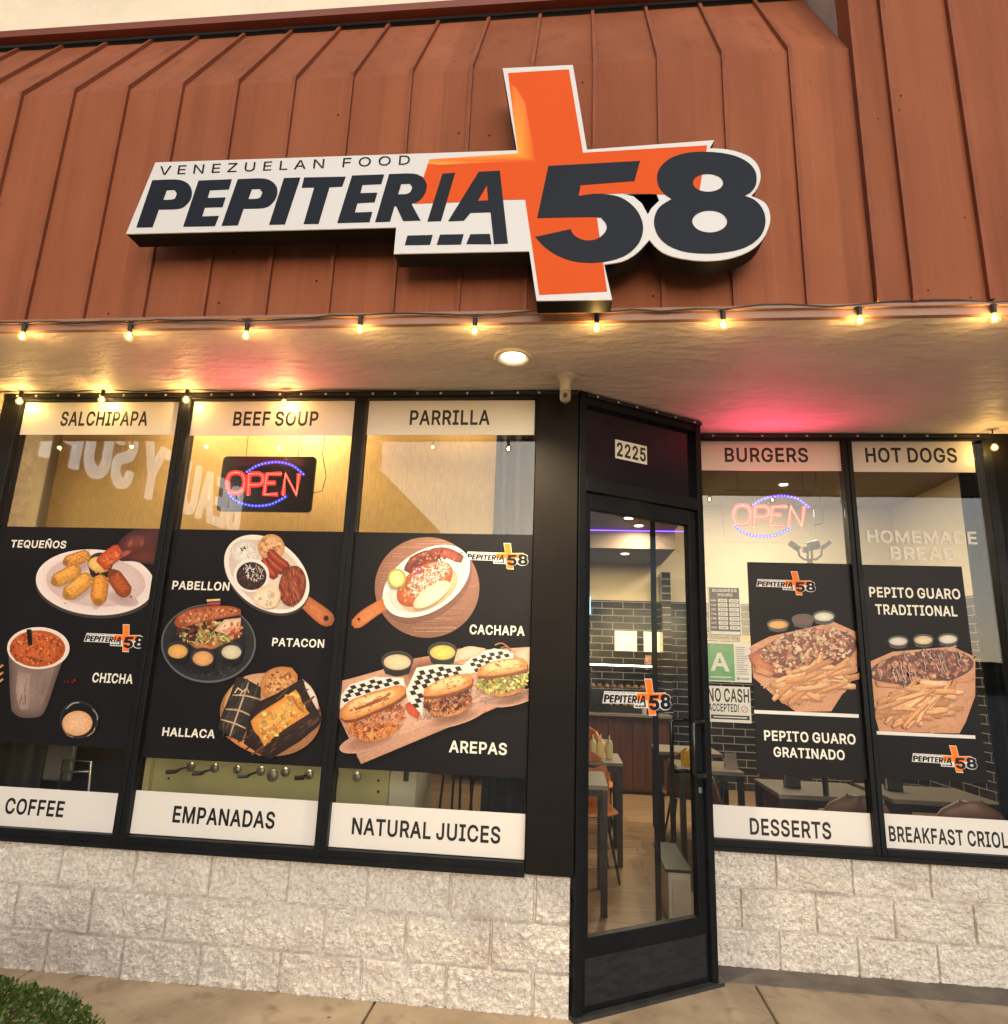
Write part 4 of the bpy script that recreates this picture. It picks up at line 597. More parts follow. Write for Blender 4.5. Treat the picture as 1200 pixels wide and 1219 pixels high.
# ------------------------------------------------------------------ printed food pictures
class Print:
    """paints a printed picture as thin overlapping sheets, in the coordinates of a traced close-up"""
    def __init__(s, F, cr, c0=.0012, seed=1): s.F = F; s.cr = cr; s.b = MB(); s.c = c0; s.r = random.Random(seed); s.clip = None
    def poly(s, P, col, edge=None, jit=0, sm=True):
        if jit: P = [(x+s.r.gauss(0, jit), y+s.r.gauss(0, jit)) for x, y in P]
        if sm and len(P) > 3: P = spline(P, n=3)
        if s.clip: P = [(max(s.clip[0], min(s.clip[2], x)), max(s.clip[1], min(s.clip[3], y))) for x, y in P]
        s.c += 1.6e-5; k = len(s.b.v)
        Q = [s.cr(*p) for p in P]
        if edge is None: s.b.prism(s.F, [Q], s.c, s.c, C(*col))
        else:                                                      # print fading from middle to rim
            cx = sum(p[0] for p in Q)/len(Q); cy = sum(p[1] for p in Q)/len(Q)
            R = []
            for t in (1, .62): R += [(cx+(x-cx)*t, cy+(y-cy)*t) for x, y in Q]
            n = len(Q); V = [s.F.p(x, y, s.c) for x, y in R]+[s.F.p(cx, cy, s.c)]
            ar = sum(Q[j-1][0]*Q[j][1]-Q[j][0]*Q[j-1][1] for j in range(n)); f = []
            for j in range(n):
                h = (j+1) % n; a = [(j, h, n+h, n+j), (n+j, n+h, 2*n)]
                f += a if ar > 0 else [tuple(reversed(q)) for q in a]
            s.b.add(V, f, [C(*edge)]*n+[C(*[(u*.35+v*.65) for u, v in zip(edge, col)])]*n+[C(*col)])
    def ell(s, cx, cy, rx, ry, col, edge=None, rot=0, jit=0, n=22):
        P = ell(cx, cy, rx, ry, rot, n)
        s.poly(P, col, edge, jit)
    def stroke(s, pts, wd, col, edge=None, taper=.75):
        P = spline(pts, False, 80, 4); L, R = [], []
        for i, p in enumerate(P):
            a, c = Vector(P[max(0, i-1)]), Vector(P[min(len(P)-1, i+1)]); d = (c-a).normalized() if (c-a).length else Vector((1, 0)); t = i/(len(P)-1)
            ww = wd/2*(taper if i in (0, len(P)-1) else 1); L.append((p[0]-d.y*ww, p[1]+d.x*ww)); R.append((p[0]+d.y*ww, p[1]-d.x*ww))
        s.poly(L+R[::-1], col, edge, sm=False)
    def capsule(s, a, c, wd, col, edge):
        t = math.atan2(c[1]-a[1], c[0]-a[0]); r = wd/2; L = math.dist(a, c); k = r/max(L, 1); ax, ay, bx, by = a[0]+(c[0]-a[0])*k, a[1]+(c[1]-a[1])*k, c[0]-(c[0]-a[0])*k, c[1]-(c[1]-a[1])*k
        P = [(bx+r*math.cos(t+u)*s.r.uniform(.94, 1.04), by+r*math.sin(t+u)*s.r.uniform(.94, 1.04)) for u in [-1.57+.39*i for i in range(9)]]+[(ax+r*math.cos(t+u)*s.r.uniform(.94, 1.04), ay+r*math.sin(t+u)*s.r.uniform(.94, 1.04)) for u in [1.57+.39*i for i in range(9)]]
        s.poly(P, col, edge)
    def inside(s, reg):
        if reg[0] == 'e':
            _, cx, cy, rx, ry, rot = reg; t = s.r.uniform(0, 6.283); q = math.sqrt(s.r.random()); x, y = rx*q*math.cos(t), ry*q*math.sin(t); r = math.radians(rot)
            return cx+x*math.cos(r)-y*math.sin(r), cy+x*math.sin(r)+y*math.cos(r)
        P = reg[1]
        while True:
            x = s.r.uniform(min(p[0] for p in P), max(p[0] for p in P)); y = s.r.uniform(min(p[1] for p in P), max(p[1] for p in P))
            if pip((x, y), P): return x, y
    def scatter(s, n, reg, cols, size, kind='chunk', ang=None):
        for _ in range(n):
            x, y = s.inside(reg); c = s.r.choice(cols); k = s.r.uniform(.88, 1.1); c = tuple(min(255, v*k) for v in c); r = s.r.uniform(*size)*.82
            q_ = s.r.uniform(.68, .95); dk = tuple(v*q_ for v in c)
            if kind == 'chunk': s.poly(ell(x, y, r, r*s.r.uniform(.5, .9), s.r.uniform(0, 180), 7), c, dk, jit=r*.18)
            elif kind == 'dot': s.poly(ell(x, y, r, r*s.r.uniform(.6, 1), s.r.uniform(0, 180), 6), c, sm=False)
            else:
                a = math.radians((ang if ang is not None else s.r.uniform(0, 180))+s.r.gauss(0, 22 if ang is None else 7)); l = r*s.r.uniform(2, 3.4); b2 = a+s.r.gauss(0, .3 if ang is None else .08)
                s.stroke([(x-l/2*math.cos(a), y-l/2*math.sin(a)), (x+s.r.gauss(0, r*.12), y+s.r.gauss(0, r*.12)), (x+l/2*math.cos(b2), y+l/2*math.sin(b2))], r*(.5 if ang is None else .3), c, dk)
    def cup(s, cx, cy, rx, ry, col, rim=(26, 26, 28)):
        s.poly([(cx-rx, cy), (cx-rx*.75, cy+ry*1.25), (cx, cy+ry*1.55), (cx+rx*.75, cy+ry*1.25), (cx+rx, cy)], (20, 19, 20), (34, 32, 32))
        s.ell(cx, cy, rx, ry, rim, (58, 56, 56)); s.ell(cx, cy+ry*.12, rx*.84, ry*.76, col, tuple(v*.82 for v in col))
    def checker(s, P, ux, uy, vx, vy):
        xs = [p[0] for p in P]; ys = [p[1] for p in P]; cx, cy = sum(xs)/len(P), sum(ys)/len(P); s.poly(P, (226, 218, 208), sm=False)
        for i in range(-16, 17):
            for j in range(-16, 17):
                if (i+j) % 2: continue
                x, y = cx+i*ux+j*vx, cy+i*uy+j*vy; q = [(x+(a*ux+c*vx)*.52, y+(a*uy+c*vy)*.52+3*math.sin(x*.05)) for a, c in ((-1, -1), (1, -1), (1, 1), (-1, 1))]
                if all(pip(p, P) for p in q): s.poly(q, (30, 27, 28), sm=False)
    def done(s, parent, name='dish_picture'):
        o = s.b.build(name, M_PRINT, parent, colour=True); c = s.c; s.b = MB(); return o
def poster(F, a0, a1, z0, z1, label):
    o = empty('food_poster', F.p((a0+a1)/2, z0, 0), label, 'poster', 'black food posters on the shop windows')
    b = MB(); b.fbox(F, a0, a1, z0, z1, -.0025, .0008); b.build('panel', M_POST, o); return o
def words(F, cr, parent, items):
    for (t, x0, y1, x1, y0) in items:                               # text, left, foot, right, head, in the close-up's coordinates
        b = MB(); a0, bb = cr(x0, y1); _, bt = cr(x0, y0); a1, _ = cr(x1, y1); lettering(b, F, t, a0, bb, bt-bb, a1, c0=.0008, c1=.0016); b.build('lettering', M_CREAM, parent)

# poster 1: tequenos and chicha
Z0P, Z1P = 1.023, 2.252
k5 = crop(LW, 0, 620, 688/220); P1 = poster(LW, -.742, .269, 1.06, Z1P, 'black poster with a plate of cheese sticks and a tall orange drink')
words(LW, k5, P1, [('TEQUEÑOS', 39, 99, 245, 71), ('CHICHA', 342, 601, 494, 565)])
p = Print(LW, k5, seed=3)
p.ell(355, 245, 222, 118, (120, 105, 104), (60, 52, 52), 4, n=40); p.ell(355, 229, 221, 122, (214, 190, 184), (238, 222, 214), 4, n=40); p.ell(357, 226, 185, 94, (220, 198, 194), (206, 180, 176), 4, n=40)
for (x, y, x2, y2) in ((240, 165, 335, 140), (205, 225, 300, 185), (255, 280, 345, 215), (350, 300, 385, 210), (430, 270, 470, 280)): p.ell((x+x2)/2+6, (y+y2)/2+16, 62, 26, (178, 150, 146), (206, 180, 176), math.degrees(math.atan2(y2-y, x2-x)))
p.cup(374, 158, 47, 40, (232, 190, 110)); p.ell(366, 160, 37, 27, (238, 198, 120), (214, 165, 90))
for A_, B_, w_, c_ in (((238, 158), (336, 124), 46, (222, 150, 68)), ((196, 232), (300, 176), 54, (230, 162, 74)), ((242, 284), (342, 204), 60, (234, 166, 78)), ((366, 310), (378, 200), 62, (226, 150, 66)), ((416, 188), (478, 280), 60, (172, 84, 42))):
    p.capsule(A_, B_, w_, c_, tuple(v*.74 for v in c_)); dx, dy = (B_[0]-A_[0]), (B_[1]-A_[1])
    p.capsule((A_[0]+dx*.12-w_*.06, A_[1]+dy*.12-w_*.14), (B_[0]-dx*.1-w_*.06, B_[1]-dy*.1-w_*.14), w_*.5, tuple(min(255, v*1.1) for v in c_), c_)
    for i in range(46):
        t = p.r.random()*.84+.08; q = A_[0]+dx*t+p.r.gauss(0, w_*.2), A_[1]+dy*t+p.r.gauss(0, w_*.2); k = p.r.choice((.84, .9, 1.08)); p.ell(q[0], q[1], p.r.uniform(2, 6), p.r.uniform(1.5, 3.5), tuple(min(255, v*k) for v in c_), n=6)
    p.ell(A_[0]+dx*.07, A_[1]+dy*.07, w_*.3, w_*.22, tuple(v*.68 for v in c_), tuple(v*.8 for v in c_), math.degrees(math.atan2(dy, dx))+90)
p.poly([(435, 118), (448, 75), (500, 36), (560, 30), (603, 30), (590, 165), (540, 160), (495, 150), (455, 150), (440, 140)], (92, 40, 34), (58, 26, 26))
p.poly([(455, 95), (485, 58), (520, 52), (545, 62), (520, 95), (490, 112)], (120, 54, 44), (88, 38, 34)); p.poly([(460, 140), (500, 118), (560, 108), (588, 112), (585, 150), (540, 158)], (104, 46, 38), (66, 30, 28))
p.stroke([(376, 168), (405, 140), (452, 106)], 56, (214, 92, 48), (170, 62, 34)); p.scatter(30, ('e', 412, 136, 45, 20, -38), [(232, 120, 70), (190, 70, 38), (240, 150, 96)], (3, 8))
p.ell(488, 84, 9, 17, (150, 84, 74), (110, 54, 46), 25); p.ell(530, 80, 9, 17, (136, 74, 66), (100, 48, 42), 15); p.ell(470, 122, 24, 10, (180, 92, 70), (120, 52, 42), -25)
p.poly([(34, 480), (256, 478), (222, 560), (196, 640), (172, 705), (150, 728), (110, 734), (72, 728), (46, 706), (40, 640), (38, 560)], (150, 126, 118), (96, 78, 74))
p.poly([(70, 560), (120, 570), (110, 700), (80, 705), (62, 640)], (176, 152, 142), (152, 128, 120)); p.poly([(165, 560), (205, 550), (170, 660), (150, 690)], (128, 106, 100), (146, 122, 114))
p.scatter(24, ('p', [(50, 560), (215, 555), (165, 700), (70, 705)]), [(152, 128, 120), (142, 120, 112)], (8, 18), 'shred', 97)
p.ell(146, 474, 116, 78, (222, 198, 184), (236, 220, 206), n=40); p.ell(143, 476, 103, 68, (212, 108, 58), (184, 84, 44), n=36)
p.scatter(260, ('e', 143, 476, 98, 63, 0), [(226, 124, 72), (190, 88, 46), (238, 146, 96), (168, 72, 38), (204, 104, 56)], (3, 9))
p.poly([(104, 404), (122, 404), (126, 462), (110, 464)], (16, 15, 16), (36, 34, 34), sm=False)
p.ell(300, 740, 72, 70, (26, 26, 28), (46, 45, 46), n=36); p.ell(300, 738, 64, 58, (18, 18, 20), (24, 24, 26), n=32); p.ell(293, 753, 56, 46, (236, 190, 150), (212, 158, 112), -6, n=32)
p.stroke([(252, 700), (275, 680), (300, 676)], 5, (150, 148, 146)); p.stroke([(350, 700), (366, 722), (368, 742)], 5, (130, 128, 126)); p.stroke([(240, 770), (256, 796), (280, 806)], 4, (140, 112, 90)); p.stroke([(330, 802), (352, 786), (358, 770)], 4, (160, 130, 104))
p.scatter(9, ('e', 260, 596, 30, 12, 0), [(120, 36, 30), (90, 26, 24)], (4, 8))
for y in (548, 575, 600): p.stroke([(-14, y+12), (18, y-12)], 11, (214, 158, 104), (176, 116, 70))
p.done(P1); small_logo(LW, 100.5, 760, 172, 766, P1)

# poster 2: pabellon, patacon, hallaca
k6 = crop(LW, 160, 620, 813/260); P2 = poster(LW, .351, 1.3405, Z0P, Z1P, 'black poster with three dishes named PABELLON, PATACON and HALLACA')
words(LW, k6, P2, [('PABELLON', 140, 255, 353, 223), ('PATACON', 512, 466, 706, 435), ('HALLACA', 103, 800, 300, 768)])
p = Print(LW, k6, seed=5)
p.poly([(612, 312), (642, 276), (690, 308), (735, 342), (746, 368), (735, 388), (715, 394), (690, 384), (650, 350)], (196, 116, 72), (160, 84, 48)); p.scatter(16, ('p', [(625, 312), (645, 290), (730, 352), (715, 384)]), [(176, 98, 58), (210, 132, 86)], (6, 14), 'shred', 38)
p.ell(714, 363, 10, 10, (40, 24, 18))
p.ell(494, 207, 176, 126, (110, 92, 86), (60, 50, 46), 38, n=40); p.ell(493, 198, 176, 124, (222, 206, 192), (238, 226, 214), 38, n=44); p.ell(495, 200, 160, 108, (226, 208, 194), (208, 188, 172), 38, n=40)
p.ell(412, 118, 55, 48, (240, 232, 222), (206, 192, 180)); p.scatter(90, ('e', 412, 116, 48, 40, 0), [(246, 240, 232), (224, 212, 200), (236, 228, 216)], (3, 7), 'shred'); p.scatter(8, ('e', 408, 106, 12, 8, 0), [(70, 96, 52), (50, 74, 40)], (3, 6))
p.ell(510, 100, 50, 50, (234, 188, 138), (196, 138, 90)); p.scatter(40, ('e', 510, 98, 38, 36, 0), [(214, 156, 104), (240, 200, 150), (190, 126, 78)], (4, 11))
for P_ in ([(482, 142), (500, 175), (528, 214)], [(500, 140), (525, 168), (556, 192)], [(503, 112), (530, 142), (574, 176)]): p.stroke(P_, 34, (164, 62, 36), (104, 34, 24), .6); p.stroke([(a-4, c-6) for a, c in P_], 9, (196, 96, 58), (160, 62, 38))
p.ell(437, 204, 66, 62, (206, 194, 184), (240, 232, 224), n=30); p.ell(437, 206, 56, 52, (64, 40, 34), (40, 26, 24)); p.scatter(60, ('e', 437, 210, 50, 44, 0), [(70, 40, 34), (44, 26, 24), (92, 56, 46)], (4, 8)); p.scatter(70, ('e', 446, 192, 40, 30, 20), [(240, 232, 222), (226, 214, 202)], (3, 7), 'shred')
p.ell(590, 243, 50, 76, (160, 76, 50), (110, 46, 32), 10); p.scatter(130, ('e', 590, 243, 46, 72, 10), [(186, 96, 66), (142, 62, 42), (206, 124, 88), (112, 46, 32)], (6, 11), 'shred', 70)
p.poly([(440, 285), (458, 256), (500, 238), (540, 252), (546, 285), (528, 322), (490, 328), (455, 312)], (244, 222, 194), (222, 190, 156)); p.scatter(16, ('e', 495, 285, 40, 30, 0), [(248, 230, 206), (230, 200, 166)], (6, 12))
p.ell(279, 457, 176, 146, (64, 64, 68), (96, 96, 100), n=44); p.ell(279, 455, 170, 140, (30, 31, 35), (40, 41, 45), n=44); p.ell(279, 462, 140, 112, (36, 37, 41), (27, 28, 32), n=40)
p.scatter(90, ('e', 300, 560, 90, 30, 0), [(120, 116, 112), (90, 88, 86)], (1.2, 2.6), 'dot')
p.poly([(206, 456), (240, 478), (295, 478), (350, 452), (340, 430), (220, 430)], (200, 132, 84), (150, 84, 52))
p.scatter(170, ('e', 283, 418, 122, 44, 0), [(206, 150, 96), (120, 60, 42), (214, 186, 120), (90, 46, 36), (150, 160, 84), (196, 84, 60), (232, 200, 150)], (7, 16)); p.scatter(50, ('e', 290, 440, 90, 26, 0), [(196, 200, 110), (226, 206, 150), (150, 110, 60)], (6, 10), 'shred')
p.scatter(26, ('e', 205, 412, 44, 28, 20), [(76, 40, 36), (110, 56, 44), (56, 30, 28)], (8, 16)); p.poly([(300, 410), (340, 368), (402, 362), (398, 398), (350, 424)], (238, 212, 184), (206, 160, 126)); p.scatter(20, ('e', 372, 400, 34, 24, 0), [(206, 92, 64), (228, 150, 110)], (6, 12))
p.poly([(154, 378), (172, 350), (220, 328), (290, 318), (360, 318), (400, 330), (402, 350), (340, 362), (260, 378), (190, 396), (160, 394)], (196, 112, 70), (150, 72, 42)); p.scatter(150, ('p', [(160, 380), (180, 352), (240, 328), (350, 324), (398, 338), (330, 358), (190, 390)]), [(214, 138, 94), (176, 92, 54), (228, 160, 116), (158, 76, 44)], (3, 8))
p.poly([(275, 294), (325, 291), (326, 298), (276, 301)], (236, 196, 70), sm=False); p.poly([(276, 301), (326, 298), (326, 305), (277, 308)], (60, 66, 130), sm=False); p.poly([(277, 308), (326, 305), (327, 312), (278, 315)], (196, 60, 50), sm=False)
p.cup(168, 482, 43, 34, (236, 178, 100)); p.cup(261, 508, 45, 36, (232, 170, 110)); p.cup(367, 485, 43, 34, (222, 212, 178))
p.ell(512, 722, 188, 152, (196, 150, 112), (150, 100, 66), 8, n=44); p.poly([(630, 588), (662, 618), (684, 660), (690, 700), (676, 700), (650, 640)], (226, 210, 196), (200, 180, 164))
p.poly([(340, 690), (352, 640), (392, 592), (440, 572), (500, 565), (480, 620), (400, 700), (350, 740)], (212, 172, 136), (190, 140, 100)); p.poly([(345, 800), (400, 840), (470, 872), (500, 868), (430, 820)], (220, 150, 96), (180, 104, 60))
p.poly([(476, 596), (500, 560), (545, 543), (590, 546), (612, 572), (612, 612), (590, 632), (560, 640), (530, 668), (500, 668), (478, 640)], (222, 166, 110), (176, 112, 62)); p.scatter(120, ('e', 545, 604, 56, 46, -20), [(196, 124, 68), (234, 186, 132), (160, 90, 48), (210, 146, 90)], (3, 9))
p.poly([(388, 578), (420, 588), (476, 618), (476, 660), (440, 740), (405, 822), (360, 800), (318, 770), (330, 726), (362, 650)], (66, 58, 54), (36, 32, 30), sm=False); p.scatter(40, ('p', [(392, 592), (470, 622), (405, 812), (325, 768)]), [(78, 70, 64), (52, 46, 42), (92, 82, 74), (40, 36, 34)], (14, 26), 'shred', 112)
for P_ in ([(432, 600), (400, 690), (362, 800)], [(372, 648), (420, 650), (474, 664)], [(346, 700), (395, 704), (440, 724)], [(328, 738), (378, 752), (422, 772)]): p.stroke(P_, 6, (206, 180, 150), (160, 134, 108))
p.stroke([(380, 640), (392, 622), (410, 634), (398, 650)], 6, (216, 190, 160)); p.stroke([(404, 640), (426, 622), (432, 640)], 6, (200, 172, 142))
p.poly([(438, 716), (470, 672), (540, 640), (608, 600), (625, 586), (650, 640), (706, 738), (690, 762), (620, 820), (512, 886), (470, 866), (414, 828)], (62, 42, 36), (34, 25, 24), sm=False); p.scatter(70, ('p', [(445, 720), (620, 596), (698, 738), (512, 876), (424, 826)]), [(84, 58, 48), (46, 32, 30), (104, 70, 54), (38, 28, 28)], (12, 30), 'shred', 140)
p.poly([(440, 745), (470, 716), (540, 672), (606, 628), (622, 650), (634, 684), (658, 716), (600, 752), (540, 792), (490, 838), (470, 800), (452, 780)], (238, 178, 92), (208, 134, 58)); p.scatter(70, ('p', [(450, 745), (606, 636), (645, 712), (492, 826)]), [(246, 196, 112), (222, 154, 72), (212, 136, 60), (250, 206, 130)], (6, 18)); p.stroke([(596, 650), (614, 690), (640, 712)], 7, (176, 104, 48)); p.stroke([(470, 790), (520, 770), (560, 740)], 5, (206, 140, 64))
p.done(P2)

# poster 3: cachapa and arepas
k7 = crop(LW, 380, 620, 892/300); P3 = poster(LW, 1.404, 2.386, Z0P, Z1P, 'black poster with CACHAPA on a round mat above three AREPAS on a board')
words(LW, k7, P3, [('CACHAPA', 532, 401, 727, 367), ('AREPAS', 459, 819, 664, 777)])
p = Print(LW, k7, seed=8)
p.ell(382, 236, 185, 178, (150, 106, 86), (132, 90, 72), n=48)
for k in range(30):
    y = 70+k*11.5; h = math.sqrt(max(0, 178**2-(y-236)**2))*1.03
    for j in range(3): x0 = 382-h+p.r.random()*h; p.stroke([(x0, y), (min(x0+p.r.uniform(40, 200), 382+h-4), y+p.r.gauss(0, 1))], 2.2, p.r.choice([(168, 124, 102), (128, 86, 70), (176, 134, 112)]))
p.ell(386, 232, 172, 108, (96, 62, 50), (118, 80, 66), -33, n=40)
p.poly([(116, 352), (150, 318), (222, 274), (248, 308), (200, 340), (150, 376), (126, 380), (115, 368)], (206, 128, 76), (168, 92, 48)); p.ell(141, 350, 6, 7, (36, 22, 16)); p.scatter(14, ('p', [(130, 355), (225, 285), (240, 305), (150, 368)]), [(190, 112, 64), (218, 142, 90)], (6, 14), 'shred', -34)
p.ell(380, 214, 170, 106, (206, 196, 190), (236, 226, 218), -33, n=44); p.ell(384, 214, 152, 90, (222, 212, 204), (206, 192, 184), -33, n=40); p.poly([(222, 272), (240, 250), (262, 318), (248, 310)], (224, 214, 206), (210, 198, 190))
for P_, c_ in (([(312, 182), (340, 140), (396, 116)], (134, 58, 40)), ([(388, 118), (446, 112), (508, 138)], (158, 70, 48)), ([(330, 176), (372, 146), (430, 130)], (110, 46, 34))): p.stroke(P_, 36, c_, tuple(v*.6 for v in c_), .7)
p.scatter(46, ('e', 410, 130, 100, 22, -8), [(176, 86, 58), (112, 46, 34), (196, 108, 76)], (4, 10))
p.ell(390, 244, 112, 62, (228, 196, 164), (200, 160, 128), -32, n=30); p.ell(374, 224, 112, 62, (196, 108, 62), (160, 76, 40), -34, n=30); p.scatter(120, ('e', 374, 224, 104, 56, -34), [(212, 128, 78), (172, 86, 46), (226, 150, 98)], (4, 10))
p.scatter(200, ('e', 388, 204, 86, 42, -36), [(240, 226, 210), (226, 206, 184), (246, 236, 224), (210, 180, 150)], (5, 9), 'shred'); p.ell(400, 262, 76, 30, (236, 216, 192), (216, 186, 156), -34)
p.ell(276, 205, 33, 35, (196, 180, 96), (150, 140, 60)); p.ell(276, 205, 26, 28, (222, 208, 140), (206, 190, 116))
for k in range(8): p.stroke([(276, 205), (276+24*math.cos(k*.785), 205+26*math.sin(k*.785))], 2.5, (236, 226, 170))
p.poly([(330, 168), (362, 160), (366, 184), (338, 194)], (96, 58, 110), (180, 60, 60)); p.scatter(8, ('e', 350, 176, 20, 14, 0), [(90, 80, 150), (196, 70, 60), (226, 210, 190)], (5, 9))
BRD = [(76, 568), (150, 548), (300, 505), (420, 470), (520, 448), (600, 456), (750, 446), (750, 500), (724, 608), (690, 634), (560, 690), (420, 746), (260, 812), (150, 860), (128, 812), (70, 690)]
p.poly(BRD, (214, 170, 146), (196, 148, 122), sm=False); p.poly([(150, 860), (690, 634), (722, 610), (720, 590), (560, 650), (300, 755), (128, 812)], (200, 152, 126), (184, 136, 110), sm=False)
p.scatter(70, ('p', [(90, 580), (720, 460), (700, 600), (160, 830)]), [(220, 177, 153), (206, 160, 136), (210, 164, 140)], (16, 34), 'shred', -20)
p.poly([(270, 520), (380, 480), (560, 520), (420, 600), (320, 600)], (120, 70, 52), (180, 130, 106))
for q in ((120, 770, 110, 34), (420, 690, 110, 26), (640, 618, 90, 24)): p.ell(q[0]+60, q[1]+8, q[2], q[3], (150, 104, 84), (200, 154, 130), -16)
p.cup(278, 496, 57, 36, (232, 206, 166)); p.cup(438, 462, 53, 34, (230, 204, 104))
p.checker([(72, 668), (76, 622), (110, 580), (200, 552), (300, 556), (306, 590), (200, 600), (120, 640)], 17, -5, 8, 11)
p.checker([(308, 604), (346, 520), (420, 508), (520, 512), (552, 536), (470, 560), (380, 598), (368, 690), (326, 664)], 17, -4, 9, 14)
p.checker([(500, 520), (560, 468), (620, 452), (684, 462), (690, 486), (620, 500), (560, 540)], 15, -4, 7, 11)
p.poly([(478, 500), (490, 460), (530, 444), (590, 452), (560, 480)], (226, 196, 170), (206, 170, 144)); p.poly([(690, 470), (720, 452), (750, 448), (750, 520), (730, 530), (710, 490)], (222, 190, 164), (200, 162, 136))
p.stroke([(622, 440), (650, 434), (690, 466)], 5, (160, 104, 74)); p.stroke([(640, 452), (664, 446), (682, 470)], 4, (140, 90, 64))
p.poly([(306, 650), (322, 640), (360, 680), (350, 700), (318, 680)], (206, 90, 52), (170, 64, 38))
def arepa(bun, fill, cols, base, seed):
    p.poly(base, (222, 160, 104), (186, 118, 70))
    p.scatter(150, fill, cols, (6, 12), 'shred'); p.scatter(110, fill, cols, (5, 13))
    p.poly([(x+3, y+10) for x, y in bun], (150, 86, 50), (120, 66, 40)); p.poly(bun, (240, 190, 128), (196, 122, 64))
    cx, cy = sum(q[0] for q in bun)/len(bun), sum(q[1] for q in bun)/len(bun)
    p.poly([(cx+(x-cx)*.7-2, cy+(y-cy)*.6-7) for x, y in bun], (248, 208, 152), (238, 186, 124)); p.scatter(26, ('p', bun), [(214, 146, 84), (196, 120, 64), (230, 170, 106)], (3, 8))
arepa([(76, 690), (84, 662), (120, 632), (200, 604), (280, 582), (306, 588), (308, 612), (270, 640), (200, 672), (130, 700), (92, 704)], ('e', 205, 706, 106, 60, -18), [(220, 128, 70), (190, 96, 50), (236, 156, 96), (160, 76, 42), (228, 140, 80)], [(100, 735), (140, 770), (190, 782), (250, 764), (300, 720), (260, 720)], 1)
p.scatter(22, ('p', [(110, 660), (270, 598), (290, 610), (140, 680)]), [(196, 118, 62), (176, 96, 50), (244, 196, 136)], (6, 16), 'shred', -22); p.stroke([(130, 668), (180, 650), (226, 632)], 9, (150, 76, 44)); p.stroke([(196, 636), (230, 626), (256, 610)], 7, (160, 84, 48))
arepa([(370, 620), (376, 594), (420, 566), (480, 546), (530, 540), (546, 552), (540, 580), (490, 602), (420, 618)], ('e', 456, 634, 86, 38, -12), [(150, 84, 54), (110, 56, 40), (186, 114, 74), (84, 46, 36), (206, 136, 92)], [(376, 660), (400, 688), (450, 694), (510, 678), (544, 640), (480, 660)], 2)
p.scatter(16, ('p', [(390, 600), (520, 552), (530, 570), (420, 608)]), [(206, 126, 66), (186, 106, 56), (246, 200, 140)], (5, 12), 'shred', -20)
arepa([(560, 548), (564, 524), (610, 500), (670, 488), (720, 486), (738, 500), (736, 524), (690, 536), (620, 548)], ('e', 650, 566, 90, 42, -10), [(214, 206, 120), (176, 170, 80), (232, 222, 150), (140, 136, 66), (206, 180, 90)], [(564, 590), (590, 612), (650, 622), (710, 606), (740, 570), (680, 600)], 3)
p.scatter(18, ('p', [(580, 536), (720, 492), (730, 516), (620, 544)]), [(206, 110, 56), (226, 140, 76), (246, 200, 140)], (5, 12), 'shred', -15); p.scatter(20, ('e', 650, 576, 80, 30, -8), [(96, 116, 60), (70, 90, 46)], (3, 6))
for k in range(9): x = 352+k*22; y = 700-k*5-(12 if k > 5 else 0)*(k-5)*.5; p.stroke([(x, y+8), (x+8, y-12), (x+14, y+6), (x+22, y)], 2.2, (60, 36, 28))
p.done(P3); small_logo(LW, 554.5, 663, 629, 666, P3)

# posters 4 and 5 on the recessed windows: loaded fries
def fries_poster(F, k, quad, label, seed, meat, wordlist, cups, brd, line, lg):
    q = [F.px(*t) for t in quad]; a0 = (q[0][0]+q[3][0])/2; a1 = (q[1][0]+q[2][0])/2
    o = poster(F, a0, a1, (q[2][1]+q[3][1])/2, (q[0][1]+q[1][1])/2, label); words(F, k, o, wordlist)
    p = Print(F, k, seed=seed); xm = k_inv_right(F, a1, k)
    p.clip = (-1e9, -1e9, xm, 1e9)
    p.poly(brd, (216, 160, 122), (196, 138, 100), sm=False)
    p.scatter(50, ('p', brd), [(222, 168, 130), (208, 152, 114), (212, 156, 118)], (14, 30), 'shred', -22)
    for c_ in cups: p.cup(*c_)
    meat(p); b = MB(); (x0, y0, x1, y1, t) = line; A, Z = k(x0, y0); B_, Z2 = k(min(x1, xm), y1); th = abs(k(x0, y0)[1]-k(x0, y0+t)[1]); zz = (Z+Z2)/2
    p.done(o); b.fbox(F, A, min(B_, a1-.002), zz-th/2, zz+th/2, .0008, .0016); b.build('white_rule', M_WHITE, o)
    small_logo(F, *lg, o); return o
def k_inv_right(F, a1, k):                                          # right edge of the panel in close-up coordinates
    lo, hi = 0, 900
    for _ in range(40):
        m = (lo+hi)/2
        if k(m, 480)[0] < a1: lo = m
        else: hi = m
    return lo-1
